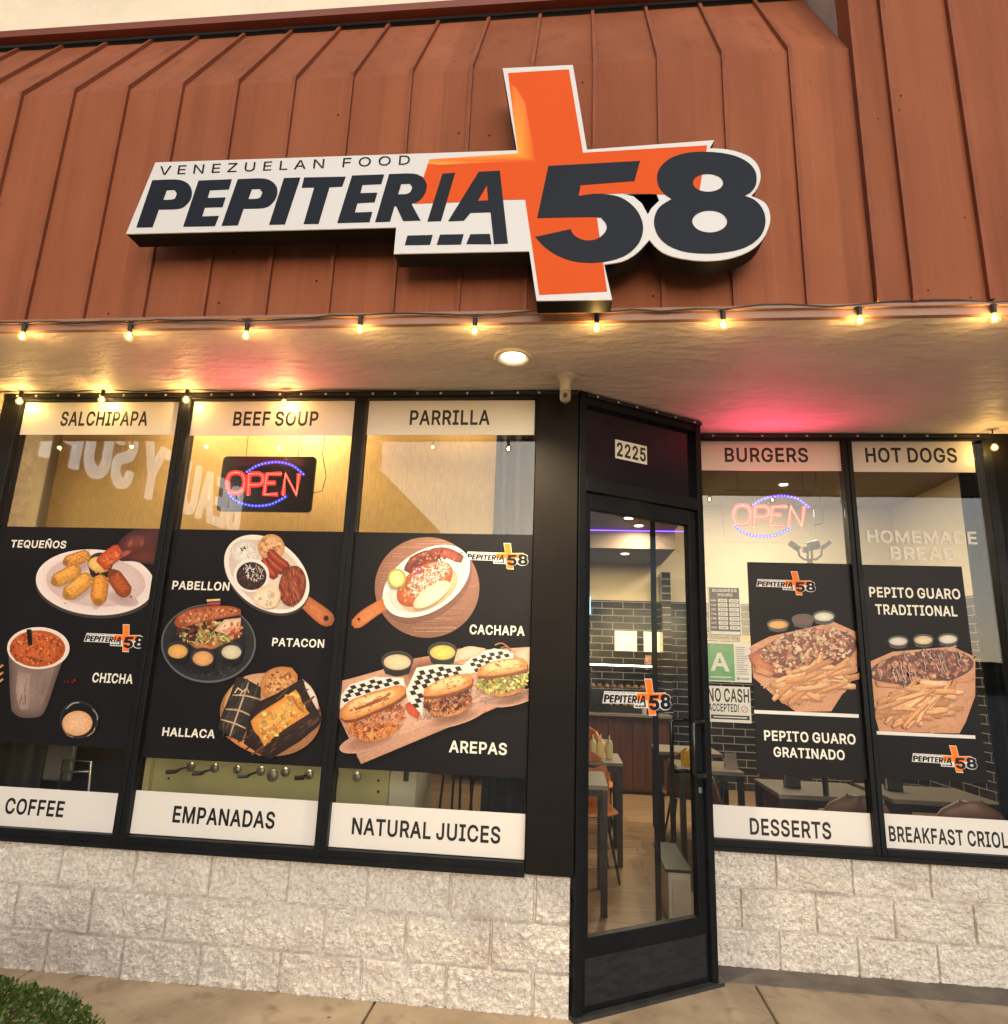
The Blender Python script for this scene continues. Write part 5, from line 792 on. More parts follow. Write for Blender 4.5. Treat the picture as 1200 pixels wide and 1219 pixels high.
def fries(p, reg, n, ang):
    p.ell(reg[1], reg[2]+6, reg[3]*.92, reg[4]*.9, (186, 124, 78), (204, 148, 110), reg[5])
    for i in range(n):
        x, y = p.inside(reg); a = math.radians(ang+p.r.gauss(0, 17)); l = p.r.uniform(80, 165)*(.85 if p.cr is k8 else 1); k = p.r.uniform(.86, 1.04); c_ = tuple(v*k for v in p.r.choice([(236, 178, 122), (226, 162, 104), (240, 190, 138), (216, 150, 96)])); dx, dy = l/2*math.cos(a), l/2*math.sin(a); bend = p.r.gauss(0, 7); wd = p.r.uniform(12, 18)
        p.stroke([(x-dx+1, y-dy+5), (x+bend+1, y+5+bend*.5), (x+dx+1, y+dy+5)], wd+2, (160, 100, 62), (184, 122, 82)); p.stroke([(x-dx, y-dy), (x+bend*.4, y+bend*.5), (x+dx, y+dy)], wd, c_, tuple(v*.9 for v in c_), p.r.uniform(.5, .9)); p.stroke([(x-dx*.9, y-dy*.9-wd*.2), (x+bend*.4, y+bend*.5-wd*.22), (x+dx*.9, y+dy*.9-wd*.2)], wd*.35, tuple(min(255, v*1.05) for v in c_), c_)
k8 = crop(RW, 820, 640, 3.125); k9 = crop(RW, 1000, 660, 3.21)
def meat4(p):
    R = ('e', 432, 420, 186, 74, -12); p.ell(432, 432, 196, 84, (128, 66, 46), (96, 46, 34), -12); p.scatter(170, R, [(196, 118, 80), (160, 88, 60), (216, 150, 108), (130, 68, 50), (228, 188, 150)], (9, 20)); p.scatter(220, R, [(232, 200, 166), (222, 178, 136), (206, 150, 108), (190, 126, 88), (120, 62, 44)], (5, 13)); p.scatter(50, R, [(240, 222, 196), (230, 200, 160)], (6, 10), 'shred', -15)
    p.stroke([(236, 430), (262, 470), (310, 500)], 40, (196, 112, 72), (150, 74, 48)); p.poly([(250, 470), (320, 505), (300, 520), (240, 500)], (206, 146, 100), (160, 96, 60)); fries(p, ('e', 462, 530, 128, 56, -14), 64, -20)
def meat5(p):
    R = ('e', 312, 430, 186, 56, -6); p.ell(312, 436, 200, 66, (120, 64, 46), (88, 44, 36), -6); p.scatter(330, R, [(170, 98, 70), (126, 66, 50), (200, 134, 100), (100, 52, 44), (110, 72, 70), (212, 154, 114)], (7, 15))
    for i in range(46): x, y = p.inside(R); h = p.r.uniform(10, 20); p.stroke([(x-6, y-h), (x+p.r.gauss(0, 4), y), (x+p.r.uniform(-3, 6), y+h*.8), (x+p.r.uniform(4, 10), y+h)], p.r.uniform(2, 3.4), p.r.choice([(226, 200, 190), (206, 170, 158), (236, 214, 204)]), (190, 150, 138))
    p.poly([(132, 482), (230, 498), (235, 512), (140, 505)], (214, 150, 110), (176, 108, 72)); p.poly([(430, 480), (508, 470), (510, 482), (436, 494)], (214, 150, 110), (176, 108, 72)); fries(p, ('e', 300, 572, 122, 66, -14), 74, -18)
    p.stroke([(302, 484), (350, 492), (408, 492)], 20, (240, 200, 156), (220, 168, 122))
P4 = fries_poster(RW, k8, [(889, 668.5), (1012, 672), (1034, 928), (902, 921)], 'black poster of loaded fries reading PEPITO GUARO GRATINADO beside the door', 21, meat4,
    [('PEPITO GUARO', 281, 754, 620, 716), ('GRATINADO', 316, 815, 580, 778)], [(332, 322, 42, 19, (236, 170, 84)), (424, 304, 42, 21, (96, 40, 46)), (502, 292, 42, 21, (224, 220, 196))],
    [(232, 402), (300, 368), (540, 314), (625, 352), (625, 480), (585, 560), (530, 646), (400, 648), (330, 600), (240, 520)], (243, 648, 700, 663, 13), (900, 695, 971, 700))
P5 = fries_poster(RW, k9, [(1023.5, 672.5), (1146.5, 674), (1174, 931), (1043.5, 928)], 'black poster of sauced fries reading PEPITO GUARO TRADITIONAL in the last window', 22, meat5,
    [('PEPITO GUARO', 113, 163, 460, 124), ('TRADITIONAL', 137, 229, 448, 190)], [(222, 330, 40, 20, (216, 206, 190)), (318, 325, 40, 21, (226, 200, 150)), (412, 322, 40, 21, (220, 214, 190))],
    [(108, 412), (200, 372), (430, 352), (520, 392), (531, 540), (480, 640), (456, 684), (150, 676), (122, 580)], (131, 682, 550, 697, 13), (1085, 903, 1163, 909))

# ------------------------------------------------------------------ lit OPEN signs
M_RED = emit('red_led', (1, .30, .15), 2.2, (.3, .02, .01)); M_BLUE = emit('blue_led', (.22, .24, 1), 2.0, (.02, .02, .3)); M_REDG = emit('red_halo_glow', (1, .012, .02), 1.1, (.2, .01, .01)); M_BLUEG = emit('blue_halo_glow', (.03, .03, 1), .4, (.02, .02, .2))
M_ACRYL = mat('black_acrylic', (.012, .006, .008), rough=.2)
def dots_along(P, step):
    P = spline(P, False, 75, 6); out = [P[0]]; acc = 0
    for a, c in zip(P, P[1:]):
        d = math.dist(a, c); t = step-acc
        while t <= d: out.append((a[0]+(c[0]-a[0])*t/d, a[1]+(c[1]-a[1])*t/d)); t += step
        acc = (acc+d) % step
    return out
OP_RED = [[(360, 440), (310, 458), (287, 525), (303, 595), (358, 612), (410, 592), (432, 525), (414, 458), (360, 440)], [(462, 632), (470, 455)], [(470, 455), (550, 452), (588, 478), (580, 530), (540, 545), (480, 545)], [(742, 452), (620, 455), (596, 626), (714, 624)], [(612, 530), (695, 528)], [(756, 630), (776, 452), (868, 630), (890, 450)]]
OP_BLUE = [[(452, 436), (540, 384), (640, 358), (740, 356), (840, 386), (936, 464)], [(300, 618), (350, 672), (440, 710), (540, 722), (640, 712), (720, 678), (788, 638)]]
M_REDW = emit('wide_red_halo', (1, .015, .02), 1.1, (.2, .01, .01))
def open_sign(F, c, cr, quad, label, panel, wires, power, halo=None, cw=17):
    q = [cr(*p) for p in quad]; a0, a1 = (q[0][0]+q[3][0])/2, (q[1][0]+q[2][0])/2; z0, z1 = (q[2][1]+q[3][1])/2, (q[0][1]+q[1][1])/2
    G = F.off(c); o = empty('open_sign', G.p((a0+a1)/2, z0, 0), label, 'open sign')
    def rr(a0, a1, z0, z1, r): return [(x+r*math.cos(t), y+r*math.sin(t)) for x, y, s in ((a1-r, z1-r, 0), (a0+r, z1-r, 1), (a0+r, z0+r, 2), (a1-r, z0+r, 3)) for t in [math.pi/2*(s+k/5) for k in range(6)]]
    b = MB(); b.prism(G, [rr(a0, a1, z0, z1, .025)], -.014, 0); b.build('panel', panel, o)
    r, bl, rg, bg_ = MB(), MB(), MB(), MB()
    def ch(mb, P, wd, c1_):  # glowing bands that stand in for the bloom around the LEDs
        P = spline(P, False, 75, 6); n = len(P); L, R = [], []
        for i in range(n):
            d = (Vector(P[min(n-1, i+1)])-Vector(P[max(0, i-1)])).normalized(); L.append((P[i][0]-d.y*wd, P[i][1]+d.x*wd)); R.append((P[i][0]+d.y*wd, P[i][1]-d.x*wd))
        for i in range(n-1): mb.prism(G, [[cr(*p) for p in (L[i], L[i+1], R[i+1], R[i])]], c1_+i*2e-6, c1_+i*2e-6)
    for P in OP_RED:
        ch(rg, P, cw, .0008)
        for x, y in dots_along(P, 22): u, v = cr(x, y); r.prism(G, [ell(u, v, .0034, .0034, n=8)], .0005, .004)
    for P in OP_BLUE:
        ch(bg_, P, 13, .0006)
        for x, y in dots_along(P, 29): u, v = cr(x, y); bl.prism(G, [ell(u, v, .0042, .0042, n=8)], .0005, .004)
        bg_.build('blue_halo', M_BLUEG, o); bl.build('blue_led', M_BLUE, o); bl, bg_ = MB(), MB()
    rg.build('red_halo', halo or M_REDG, o); r.build('red_led', M_RED, o)
    b = MB()
    for x in wires: a, z = cr(x, 300); b.tube([G.p(a, z1-.005, -.007), G.p(a-.003, z1+.09, -.006), G.p(a+.004, 3.07, -.007)], .002, 6)
    b.tube([G.p(a1-.004, z0+.12, -.012), G.p(a1+.05, z0+.13, -.012), G.p(a1+.065, z0+.22, -.012), G.p(a1+.03, z1+.02, -.012), G.p(a1+.035, 3.07, -.012)], .0025, 6)
    b.build('hanging_wire', M_INK, o)
    ld = bpy.data.lights.new('open_glow', 'AREA'); ld.shape = 'RECTANGLE'; ld.size = .42; ld.size_y = .16; ld.energy = power; ld.color = (1, .06, .16); ld.spread = math.radians(160)  # added lamp, turned away from view, throws the sign's red onto the soffit
    lo = bpy.data.objects.new('glow_lamp', ld); COL.objects.link(lo); lo.parent = o; d = (Vector((0, -1, 4.4))).normalized()
    lo.location = G.p((a0+a1)/2, z1-.06, .012)-base_of(o); lo.rotation_euler = d.to_track_quat('-Z', 'Y').to_euler()
    return o
k10 = crop(LW.off(-.08), 230, 500, 1200/170); 
open_sign(LW, -.08, k10, [(250, 303), (1035, 310), (990, 775), (198, 768)], 'lit red and blue OPEN sign on a black panel hanging before the tan partition', M_ACRYL, (440, 880), 4, None, 20)
_k11 = crop(RW.off(-.08), 840, 560, 7.5)
def k11(X, Y):                                                     # same sign, hung in the burgers window
    return _k11(325+(X-360)*(560/535), 395+(Y-525)*.985)
open_sign(RW, -.08, k11, [(205, 305), (985, 305), (970, 780), (200, 775)], 'lit red and blue OPEN sign on clear acrylic beside the door', glass('clear_acrylic', .004, (.96, .95, .95)), (330, 890), 4.6, M_REDW, 21)

# ------------------------------------------------------------------ notices on the glass
def sheet(name, F, cr, quad, m, label, cat):
    q = [cr(*p) for p in quad]; a0, a1 = (q[0][0]+q[3][0])/2, (q[1][0]+q[2][0])/2; z0, z1 = (q[2][1]+q[3][1])/2, (q[0][1]+q[1][1])/2
    o = empty(name, F.p((a0+a1)/2, z0, 0), label, cat); b = MB(); b.fbox(F, a0, a1, z0, z1, -.0025, .0006); b.build('panel', m, o); return o, (a0, a1, z0, z1)
M_PAPER = mat('laminated_white_paper', C(206, 204, 192), rough=.22, var=.05, vs=9, bump=.08, bs=14)
k12 = crop(RW, 830, 690, 513/80)
o, (a0, a1, z0, z1) = sheet('hours_notice', RW, k12, [(82, 55), (330, 60), (336, 432), (92, 430)], mat('dark_notice_film', (.02, .02, .022), rough=.25), 'dark opening hours notice with pale rows above the green card', 'notice')
wd, ht = a1-a0, z1-z0; b = MB(); t = MB()
for (u0, u1, v0, v1) in ((0, .035, 0, 1), (.965, 1, 0, 1), (.035, .965, 0, .015), (.035, .965, .985, 1), (.05, .95, .03, .095)): b.fbox(RW, a0+u0*wd, a0+u1*wd, z0+v0*ht, z0+v1*ht, .0006, .0012)
for r_ in range(7):
    v = .135+r_*.092
    for (u0, u1) in ((.30, .59), (.645, .94)):
        b.fbox(RW, a0+u0*wd, a0+u1*wd, z0+v*ht, z0+(v+.07)*ht, .0006, .0012); lettering(t, RW, ['9:00', '10:00'][u0 < .5 and r_ > 4], a0+(u0+.05)*wd, z0+(v+.016)*ht, .038*ht, a0+(u1-.05)*wd, c0=.0012, c1=.0016)
for r_, dd in enumerate(('SUN', 'SAT', 'FRI', 'THU', 'WED', 'TUE', 'MON')): lettering(b, RW, dd, a0+.07*wd, z0+(.15+r_*.092)*ht, .036*ht, a0+.24*wd, c0=.0006, c1=.0011)
lettering(b, RW, 'BUSINESS', a0+.14*wd, z0+.90*ht, .06*ht, a0+.9*wd, c0=.0006, c1=.0011); lettering(b, RW, 'HOURS', a0+.3*wd, z0+.81*ht, .06*ht, a0+.76*wd, c0=.0006, c1=.0011)
b.build('lettering', M_PAPER, o); t.build('times', M_INK, o)
o, (a0, a1, z0, z1) = sheet('grade_card', RW, k12, [(65, 476), (403, 474), (416, 782), (72, 780)], M_PAPER, 'laminated white and green card with a big white letter A', 'notice')
wd, ht = a1-a0, z1-z0; b = MB(); b.fbox(RW, a0+.03*wd, a0+.63*wd, z0+.03*ht, z0+.95*ht, .0006, .0010); b.build('green_field', mat('green_print', C(70, 140, 84), rough=.2, col2=C(96, 160, 106), vs=14), o)
b = MB(); lettering(b, RW, 'A', a0+.09*wd, z0+.26*ht, .46*ht, a0+.52*wd, c0=.0010, c1=.0015); b.fbox(RW, a0+.08*wd, a0+.55*wd, z0+.1*ht, z0+.125*ht, .001, .0014); b.build('letter', M_PAPER, o)
b = MB()
for r_ in range(13): b.fbox(RW, a0+.68*wd, a0+random.uniform(.82, .95)*wd, z0+(.2+.055*r_)*ht, z0+(.218+.055*r_)*ht, .0006, .0010)
b.fbox(RW, a0+.68*wd, a0+.74*wd, z0+.06*ht, z0+.12*ht, .0006, .001); b.fbox(RW, a0+.77*wd, a0+.94*wd, z0+.075*ht, z0+.105*ht, .0006, .001); b.build('small_print', mat('grey_print', C(120, 122, 116), rough=.4), o)
o, (a0, a1, z0, z1) = sheet('cash_notice', RW, k12, [(80, 815), (405, 815), (412, 1095), (84, 1085)], M_PAPER, 'white notice in heavy black capitals reading NO CASH ACCEPTED', 'notice')
wd, ht = a1-a0, z1-z0; b = MB(); lettering(b, RW, 'NO CASH', a0+.01*wd, z0+.56*ht, .38*ht, a0+.97*wd, c0=.0006, c1=.0011); lettering(b, RW, 'ACCEPTED!', a0+.01*wd, z0+.29*ht, .22*ht, a0+.72*wd, c0=.0006, c1=.0011)
b.fbox(RW, a0+.06*wd, a0+.96*wd, z0+.08*ht, z0+.2*ht, .0006, .0011); b.build('lettering', M_INK, o)
b = MB(); uu, vv = a0+.85*wd, z0+.38*ht; b.prism(RW, [ell(uu, vv, .019, .019), ell(uu, vv, .0155, .0155)], .0006, .0011); d_ = Frame(RW.p(uu, vv, 0), (math.cos(.7), 0, math.sin(.7)), (-math.sin(.7), 0, math.cos(.7))); b.fbox(d_, -.016, .016, -.0015, .0015, .0011, .0014); b.build('red_symbol', mat('red_print', C(170, 50, 44), rough=.4), o)
b = MB(); b.fbox(RW, a0+.12*wd, a0+.9*wd, z0+.125*ht, z0+.155*ht, .0011, .0014); b.build('small_print', M_PAPER, o)

# number plate over the door, emblem on the door, white words on the last pane
o = empty('number_plaque', DW.p(.37, 2.732, 0), 'white number plaque reading 2225 above the door', 'house number')
T_ = DW.off(-.0095); b = MB(); b.fbox(T_, .255, .485, 2.733, 2.846, 0, .003); b.build('panel', mat('plaque_white', C(220, 218, 210), rough=.3), o, bevel=.001)
b = MB(); lettering(b, T_, '2225', .266, 2.748, .083, .474, c0=.003, c1=.0045); b.build('numerals', M_INK, o)
o = empty('door_emblem', DW.p(.39, 1.3, 0), 'orange and white emblem with the numerals 58 stuck on the door glass', 'decal')
GD = DW.off(-.0075)
small_logo(GD, 717, 832, 799, 838, o, c0=.0)
o = empty('window_lettering', RW.p(4.75, 2.2, 0), 'white HOMEMADE BREAD words stuck on the last pane', 'lettering')
mfv = mat('frosted_white_vinyl', C(236, 234, 226), rough=.5); _n = mfv.node_tree; _t = _n.nodes.new('ShaderNodeBsdfTransparent'); _m = _n.nodes.new('ShaderNodeMixShader'); _m.inputs[0].default_value = .62
_n.links.new(_t.outputs[0], _m.inputs[1]); _n.links.new(_n.nodes['Principled BSDF'].outputs[0], _m.inputs[2]); _n.links.new(_m.outputs[0], _n.nodes['Material Output'].inputs[0])
b = MB(); text_px(b, RW, 'HOMEMADE', (1033, 646), (1032, 631), (1164, 647), c0=-.0025, c1=-.0015); b.build('lettering', mfv, o); b = MB(); text_px(b, RW, 'BREAD', (1061, 666), (1060, 650.5), (1139, 667), c0=-.0025, c1=-.0015); b.build('lettering', mfv, o)

# ------------------------------------------------------------------ festoon lamps
def bulb_mat():                                                    # thin amber glass lit through by its filament
    m = bpy.data.materials.new('amber_bulb_glass'); m.use_nodes = True; n = m.node_tree; n.nodes.clear(); out = n.nodes.new('ShaderNodeOutputMaterial'); t = n.nodes.new('ShaderNodeBsdfTransparent'); e = n.nodes.new('ShaderNodeEmission'); a = n.nodes.new('ShaderNodeMixShader')
    t.inputs[0].default_value = (1, .82, .45, 1); e.inputs[0].default_value = (1, .62, .13, 1); e.inputs[1].default_value = .9; a.inputs[0].default_value = .6
    n.links.new(t.outputs[0], a.inputs[1]); n.links.new(e.outputs[0], a.inputs[2]); n.links.new(a.outputs[0], out.inputs[0]); return m
M_BULB = bulb_mat(); M_SOCK = mat('black_socket', (.012, .011, .01), rough=.5); M_CORE = emit('lamp_core', (1, .72, .38), 680)
def festoon(label, pts, wire, size=.021):
    o = empty('string_lights', pts[len(pts)//2], label, 'string lights', 'strings of warm bulbs along the shopfront'); b = MB(); b.tube(wire, .0038, 6); b.build('cable', M_SOCK, o)
    for (x, y, z) in pts:
        s = MB(); s.lathe((x, y, z+.018), [(.005, .048), (.0105, .044), (.0105, .012), (.009, .0)], 10); so = s.build('socket', M_SOCK, o, smooth=False)
        c_ = MB(); c_.lathe((x, y, z), [(.001, .012), (.007, .008), (.009, 0), (.007, -.008), (.001, -.012)], 10); c_.build('filament', M_CORE, so, smooth=True)
        g = MB(); k = size; g.lathe((x, y, z), [(.008, .026), (.012, .018), (k*.86, .010), (k, -.001), (k*.86, -.012), (k*.5, -.019), (.002, -.0215)], 14); g.build('bulb', M_BULB, so, smooth=True)
    return o
ys = -.815; bp = [(-1.75, 3.03), (-1.2, 3.02), (-.63, 3.03), (-.05, 3.03), (.5, 3.02), (1.08, 3.015), (1.62, 3.035), (2.15, 3.02), (2.69, 3.025), (3.23, 3.03), (3.79, 3.04), (4.32, 3.04), (4.9, 3.03)]
wire = []
for i, (x, z) in enumerate(bp):
    wire.append((x, ys-.006, z+.067))
    if i+1 < len(bp):
        x2, z2 = bp[i+1]
        for t in (.25, .5, .75): wire.append((x+(x2-x)*t+random.uniform(-.02, .02), ys-.008, z+.067+(z2-z)*t+random.uniform(-.006, .018)))
festoon('string of warm bulbs hung along the lower edge of the brown fascia', [(x, ys-.004, z-.005) for x, z in bp], wire)
b2 = [(-.72, -.075, 3.005), (-.19, -.075, 3.01), (.34, -.075, 3.008), (.94, -.075, 2.985)]
festoon('string of warm bulbs along the head of the far windows', b2, [(-1.0, -.07, 3.06)]+[q for (x, y, z) in b2 for q in ((x-.2, y, 3.062), (x, y, z+.068), (x+.2, y, 3.063))]+[(1.7, -.06, 3.062)])
festoon('short string with one bulb over the last window', [(5.14, .60, 2.955)], [(5.14, .60, 3.02), (5.142, .602, 3.07)])

# ------------------------------------------------------------------ lamp and camera under the soffit
o = empty('soffit_downlight', (2.29, -.45, 3.03), 'round recessed downlight glowing in the soffit above the pillar', 'downlight')
b = MB(); b.lathe((2.29, -.45, 3.0), [(.096, .0715), (.096, .062), (.088, .056), (.080, .056), (.058, .0685), (.057, .0715)], 32); b.build('trim_ring', mat('white_trim_ring', C(225, 215, 195), rough=.35), o, smooth=True)
b = MB(); b.lathe((2.29, -.45, 3.0), [(.056, .0712), (.056, .0690), (.04, .0685), (.01, .0683)], 28); b.build('lens', emit('downlight_lens', (1, .84, .55), 8), o, smooth=True)
ld = bpy.data.lights.new('downlight_lamp', 'SPOT'); ld.energy = 150; ld.color = (1, .78, .45); ld.spot_size = math.radians(125); ld.spot_blend = .7; ld.shadow_soft_size = .06
lo = bpy.data.objects.new('lamp', ld); COL.objects.link(lo); lo.parent = o; lo.location = (0, 0, .03)
o = empty('security_camera', (2.55, -.22, 2.9), 'small pale camera on a round mount under the soffit', 'camera')
M_PL = mat('pale_plastic', C(176, 168, 158), rough=.4)
b = MB(); b.lathe((2.55, -.22, 2.93), [(.052, .142), (.050, .132), (.036, .115), (.028, .09), (.027, .06), (.03, .045)], 20); b.build('mount', M_PL, o, smooth=False)
b = MB(); b.lathe((2.55, -.225, 2.93), [(.006, .055), (.028, .05), (.031, .025), (.027, .0), (.014, -.012), (.003, -.014)], 18); b.build('dome', mat('camera_dome', C(150, 140, 130), rough=.15), o, smooth=True)
b = MB(); b.lathe((2.55, -.252, 2.945), [(.012, .012), (.012, 0), (.008, -.004)], 12, axis='y'); b.build('eye', M_INK, o)

# ------------------------------------------------------------------ inside the shop
M_WOODC = mat('dark_red_wood', C(96, 56, 42), rough=.4, col2=C(66, 38, 30), vs=3, stretch=(9, 9, .6)); M_TOP = mat('grey_stone_top', C(120, 112, 102), rough=.3, var=.1); M_LEG = mat('black_steel', (.012, .012, .013), rough=.4)
M_TABLE = mat('pale_table_top', C(136, 126, 110), rough=.35, var=.06, vs=5); M_SHELL = mat('tan_leather_shell', C(200, 118, 58), rough=.45, var=.12, vs=8); M_SHELL2 = mat('brown_leather_shell', C(104, 68, 48), rough=.5, var=.12, vs=8)
o = empty('service_counter', (2.9, 5.7, 0), 'dark red wood counter with a stone top in front of the tiled wall', 'counter')
b = MB()
for k in range(14): b.box(1.7+.155*k, 1.7+.155*k+.152, 5.55, 5.6, .06, .945)
b.box(1.7, 3.87, 5.6, 6.05, .02, .945); b.build('cabinet', M_WOODC, o, bevel=.002)
b = MB(); b.box(1.66, 3.91, 5.5, 6.08, .947, .985); b.build('countertop', M_TOP, o, bevel=.004)
o = empty('display_case', (3.2, 5.8, .985), 'glass food display case standing on the counter', 'display case')
b = MB(); b.box(2.84, 3.70, 5.62, 6.0, .987, 1.06); b.box(2.84, 3.70, 5.62, 6.0, 1.56, 1.62)
for x in (2.85, 3.68): b.box(x, x+.02, 5.63, 5.65, 1.06, 1.56); b.box(x, x+.02, 5.97, 5.99, 1.06, 1.56)
b.build('case_frame', M_LEG, o); b = MB(); b.box(2.86, 3.69, 5.612, 5.622, 1.585, 1.605); b.build('light_bar', emit('case_light', (1, .9, .75), 5), o)
b = MB(); b.box(2.875, 3.675, 5.635, 5.640, 1.065, 1.555); b.build('case_glass', M_GLASS, o); b = MB(); b.box(2.86, 3.69, 5.66, 5.96, 1.28, 1.29); b.build('shelf', mat('steel_shelf', (.5, .5, .48), rough=.3, metal=1), o)
b = MB(); random.seed(4)
for k in range(16): x = 2.9+k*.047; b.lathe((x, 5.75+random.uniform(-.05, .05), 1.06 if k % 2 else 1.29), [(.02, 0), (.035, .02), (.03, .05), (.008, .06)], 8)
b.build('pastry', mat('golden_pastry', C(206, 150, 84), rough=.6, var=.2, vs=20), o)
for i, (x0, x1) in enumerate(((3.23, 3.54), (3.64, 3.86))):
    b = MB(); b.box(x0, x1, 6.24, 6.262, 1.80, 2.08); tag(b.build('menu_sheet', emit('lit_menu_sheet', (1, .86, .45), .75)), ['larger', 'narrower'][i]+' lit yellow menu sheet on the black tiled wall', 'menu board')
b = MB(); b.box(2.77, 2.88, 6.2, 6.24, 2.3, 2.55); tag(b.build('wall_screen', emit('blue_screen', (.35, .75, 1), 1.0)), 'small glowing blue screen high on the tiled wall', 'screen')
b = MB(); b.box(2.4, 4.1, 4.87, 4.893, 3.272, 3.282); tag(b.build('purple_light_tube', emit('purple_light', (.3, .12, 1), 1.6)), 'purple light strip along the ceiling bulkhead', 'light strip')
def ceiling_lamp(x, y, z, e, label, vis=True, col=(1, .80, .52)):
    o = empty('ceiling_downlight', (x, y, z), label, 'downlight', 'downlights in the shop ceiling'); b = MB(); b.lathe((x, y, z-.012), [(.075, .012), (.075, .004), (.06, 0)], 20); b.build('trim_ring', M_PL, o)
    b = MB(); b.lathe((x, y, z-.016), [(.058, .012), (.05, .001), (.01, 0)], 18); b.build('lens', emit('ceiling_lens', (1, .85, .6), 8), o)
    ld = bpy.data.lights.new('ceiling_lamp', 'AREA'); ld.shape = 'DISK'; ld.size = .16; ld.energy = e; ld.color = col; l = bpy.data.objects.new('lamp', ld); COL.objects.link(l); l.parent = o; l.location = (0, 0, -.03)
CE = 3.30
ceiling_lamp(3.26, 4.2, CE, 17, 'downlight nearer the door glass'); ceiling_lamp(3.42, 4.62, CE, 17, 'downlight nearer the bulkhead'); ceiling_lamp(4.9, 3.4, 3.95, 36, 'downlight over the tables behind the last window', True, (1, .87, .68)); ceiling_lamp(3.3, 5.25, 3.05, 16, 'downlight above the service counter')
ceiling_lamp(.15, .30, CE, 5, 'added unseen downlight close behind the far window'); ceiling_lamp(.85, .30, CE, 14, 'added unseen downlight close behind the window with the OPEN sign'); ceiling_lamp(1.9, .30, CE, 2, 'added unseen downlight close behind the window beside the pillar'); ceiling_lamp(5.3, 5.0, 3.95, 27, 'downlight near the tiled wall at the back', True, (1, .87, .68))  # first three are unseen, added to light the woven partition
o = empty('ceiling_speaker', (3.25, 3.55, 3.2), 'dark dome fitting with a bright rim under the ceiling inside the door', 'ceiling fitting')
b = MB(); b.lathe((3.27, 3.45, 3.12), [(.03, .18), (.05, .17), (.12, .13), (.14, .08), (.13, .06)], 24); b.build('dome', M_LEG, o, smooth=True); b = MB(); b.lathe((3.27, 3.45, 3.12), [(.145, .085), (.15, .07), (.142, .055), (.06, .045), (.01, .04)], 24); b.build('rim_light', emit('rim_light', (1, .92, .8), 4), o, smooth=True)

def table(x, y, label, w_=.62, d_=.60, h=.80):
    o = empty('dining_table', (x, y, 0), label, 'table', 'dining tables inside the shop'); b = MB(); b.box(x-w_/2, x+w_/2, y-d_/2, y+d_/2, h-.03, h); b.build('tabletop', M_TABLE, o, bevel=.003)
    b = MB()
    for s_ in (-1, 1): b.box(x-w_/2+.05, x+w_/2-.05, y+s_*(d_/2-.02)-.012, y+s_*(d_/2-.02)+.012, h-.075, h-.031)
    b.build('apron', M_LEG, o)
    for sx in (-1, 1):
        for sy in (-1, 1): b = MB(); b.box(x+sx*(w_/2-.025)-.022, x+sx*(w_/2-.025)+.022, y+sy*(d_/2-.025)-.022, y+sy*(d_/2-.025)+.022, .007, h-.031); b.build('leg', M_LEG, o)
    return o
def chair(x, y, rot, label, m):
    o = empty('shell_chair', (0, 0, 0), label, 'chair', 'shell chairs inside the shop'); b = MB(); N, Mm = 12, 14; V = []; f = []
    for j in range(Mm+1):                                          # one moulded shell: seat curving up into a rounded back
        t = j/Mm
        for i in range(N+1):
            u = i/N*2-1
            if t < .5: q = t/.5; yy = -.22+.40*q; zz = .47-.02*math.sin(q*math.pi)+.03*u*u; hw = .20+.03*math.sin(q*math.pi)
            else:
                q = (t-.5)/.5; yy = .18+.09*math.sin(q*1.4)+.02*q-.05*u*u*(1-q*.4); zz = .47+.42*q+.02*u*u*(1-q); hw = .215*math.sqrt(max(.02, 1-max(0, (q-.55)/.47)**2))
            V.append((u*hw, yy, zz))
    W_ = N+1; n = len(V); V += [(a, c+.012, e-.012) for a, c, e in V]
    for j in range(Mm):
        for i in range(N): p = j*W_+i; f += [(p, p+1, p+W_+1, p+W_), (n+p, n+p+W_, n+p+W_+1, n+p+1)]
    for j in range(Mm): p = j*W_; f += [(p, p+W_, n+p+W_, n+p)]; p += N; f += [(p, n+p, n+p+W_, p+W_)]
    for i in range(N): f += [(i, n+i, n+i+1, i+1)]; p = Mm*W_+i; f += [(p, p+1, n+p+1, n+p)]
    b.add(V, f); b.build('shell', m, o, smooth=True)
    for sx in (-1, 1):
        for sy in (-1, 1): b = MB(); b.tube([(sx*.13, sy*.12, .45), (sx*.21, sy*.21, .008)], [.013, .009], 8); b.build('leg', M_LEG, o)
    o.location = (x, y, 0); o.rotation_euler = (0, 0, rot); return o
table(2.545, 1.56, 'dining table nearest the door glass'); table(2.70, 2.68, 'dining table carrying the sauce bottles', .68)
table(2.72, 3.85, 'dining table deepest behind the door, before the counter', .6)
ch = chair(2.74, 2.12, .15, 'tan shell chair between the two tables seen through the door', M_SHELL)
def chair_at(src, x, y, rot, label): c = copy_tree(src); c.location = (x, y, 0); c.rotation_euler = (0, 0, rot); c['label'] = label; return c
chair_at(ch, 2.80, 3.28, .1, 'tan shell chair behind the sauce bottle table'); chair_at(ch, 2.75, 4.4, 0, 'tan shell chair farthest back, by the counter')
table(4.30, 1.62, 'dining table behind the DESSERTS strip', .66); table(5.05, 1.66, 'dining table in the last window by the curtain', .7); table(3.72, 2.5, 'dining table beside the notices, deeper in the room', .5); table(3.75, 3.6, 'dining table farthest back beside the notices', .6)
c2_ = chair(4.30, 1.16, math.pi, 'brown shell chair with its back to the DESSERTS window', M_SHELL2)
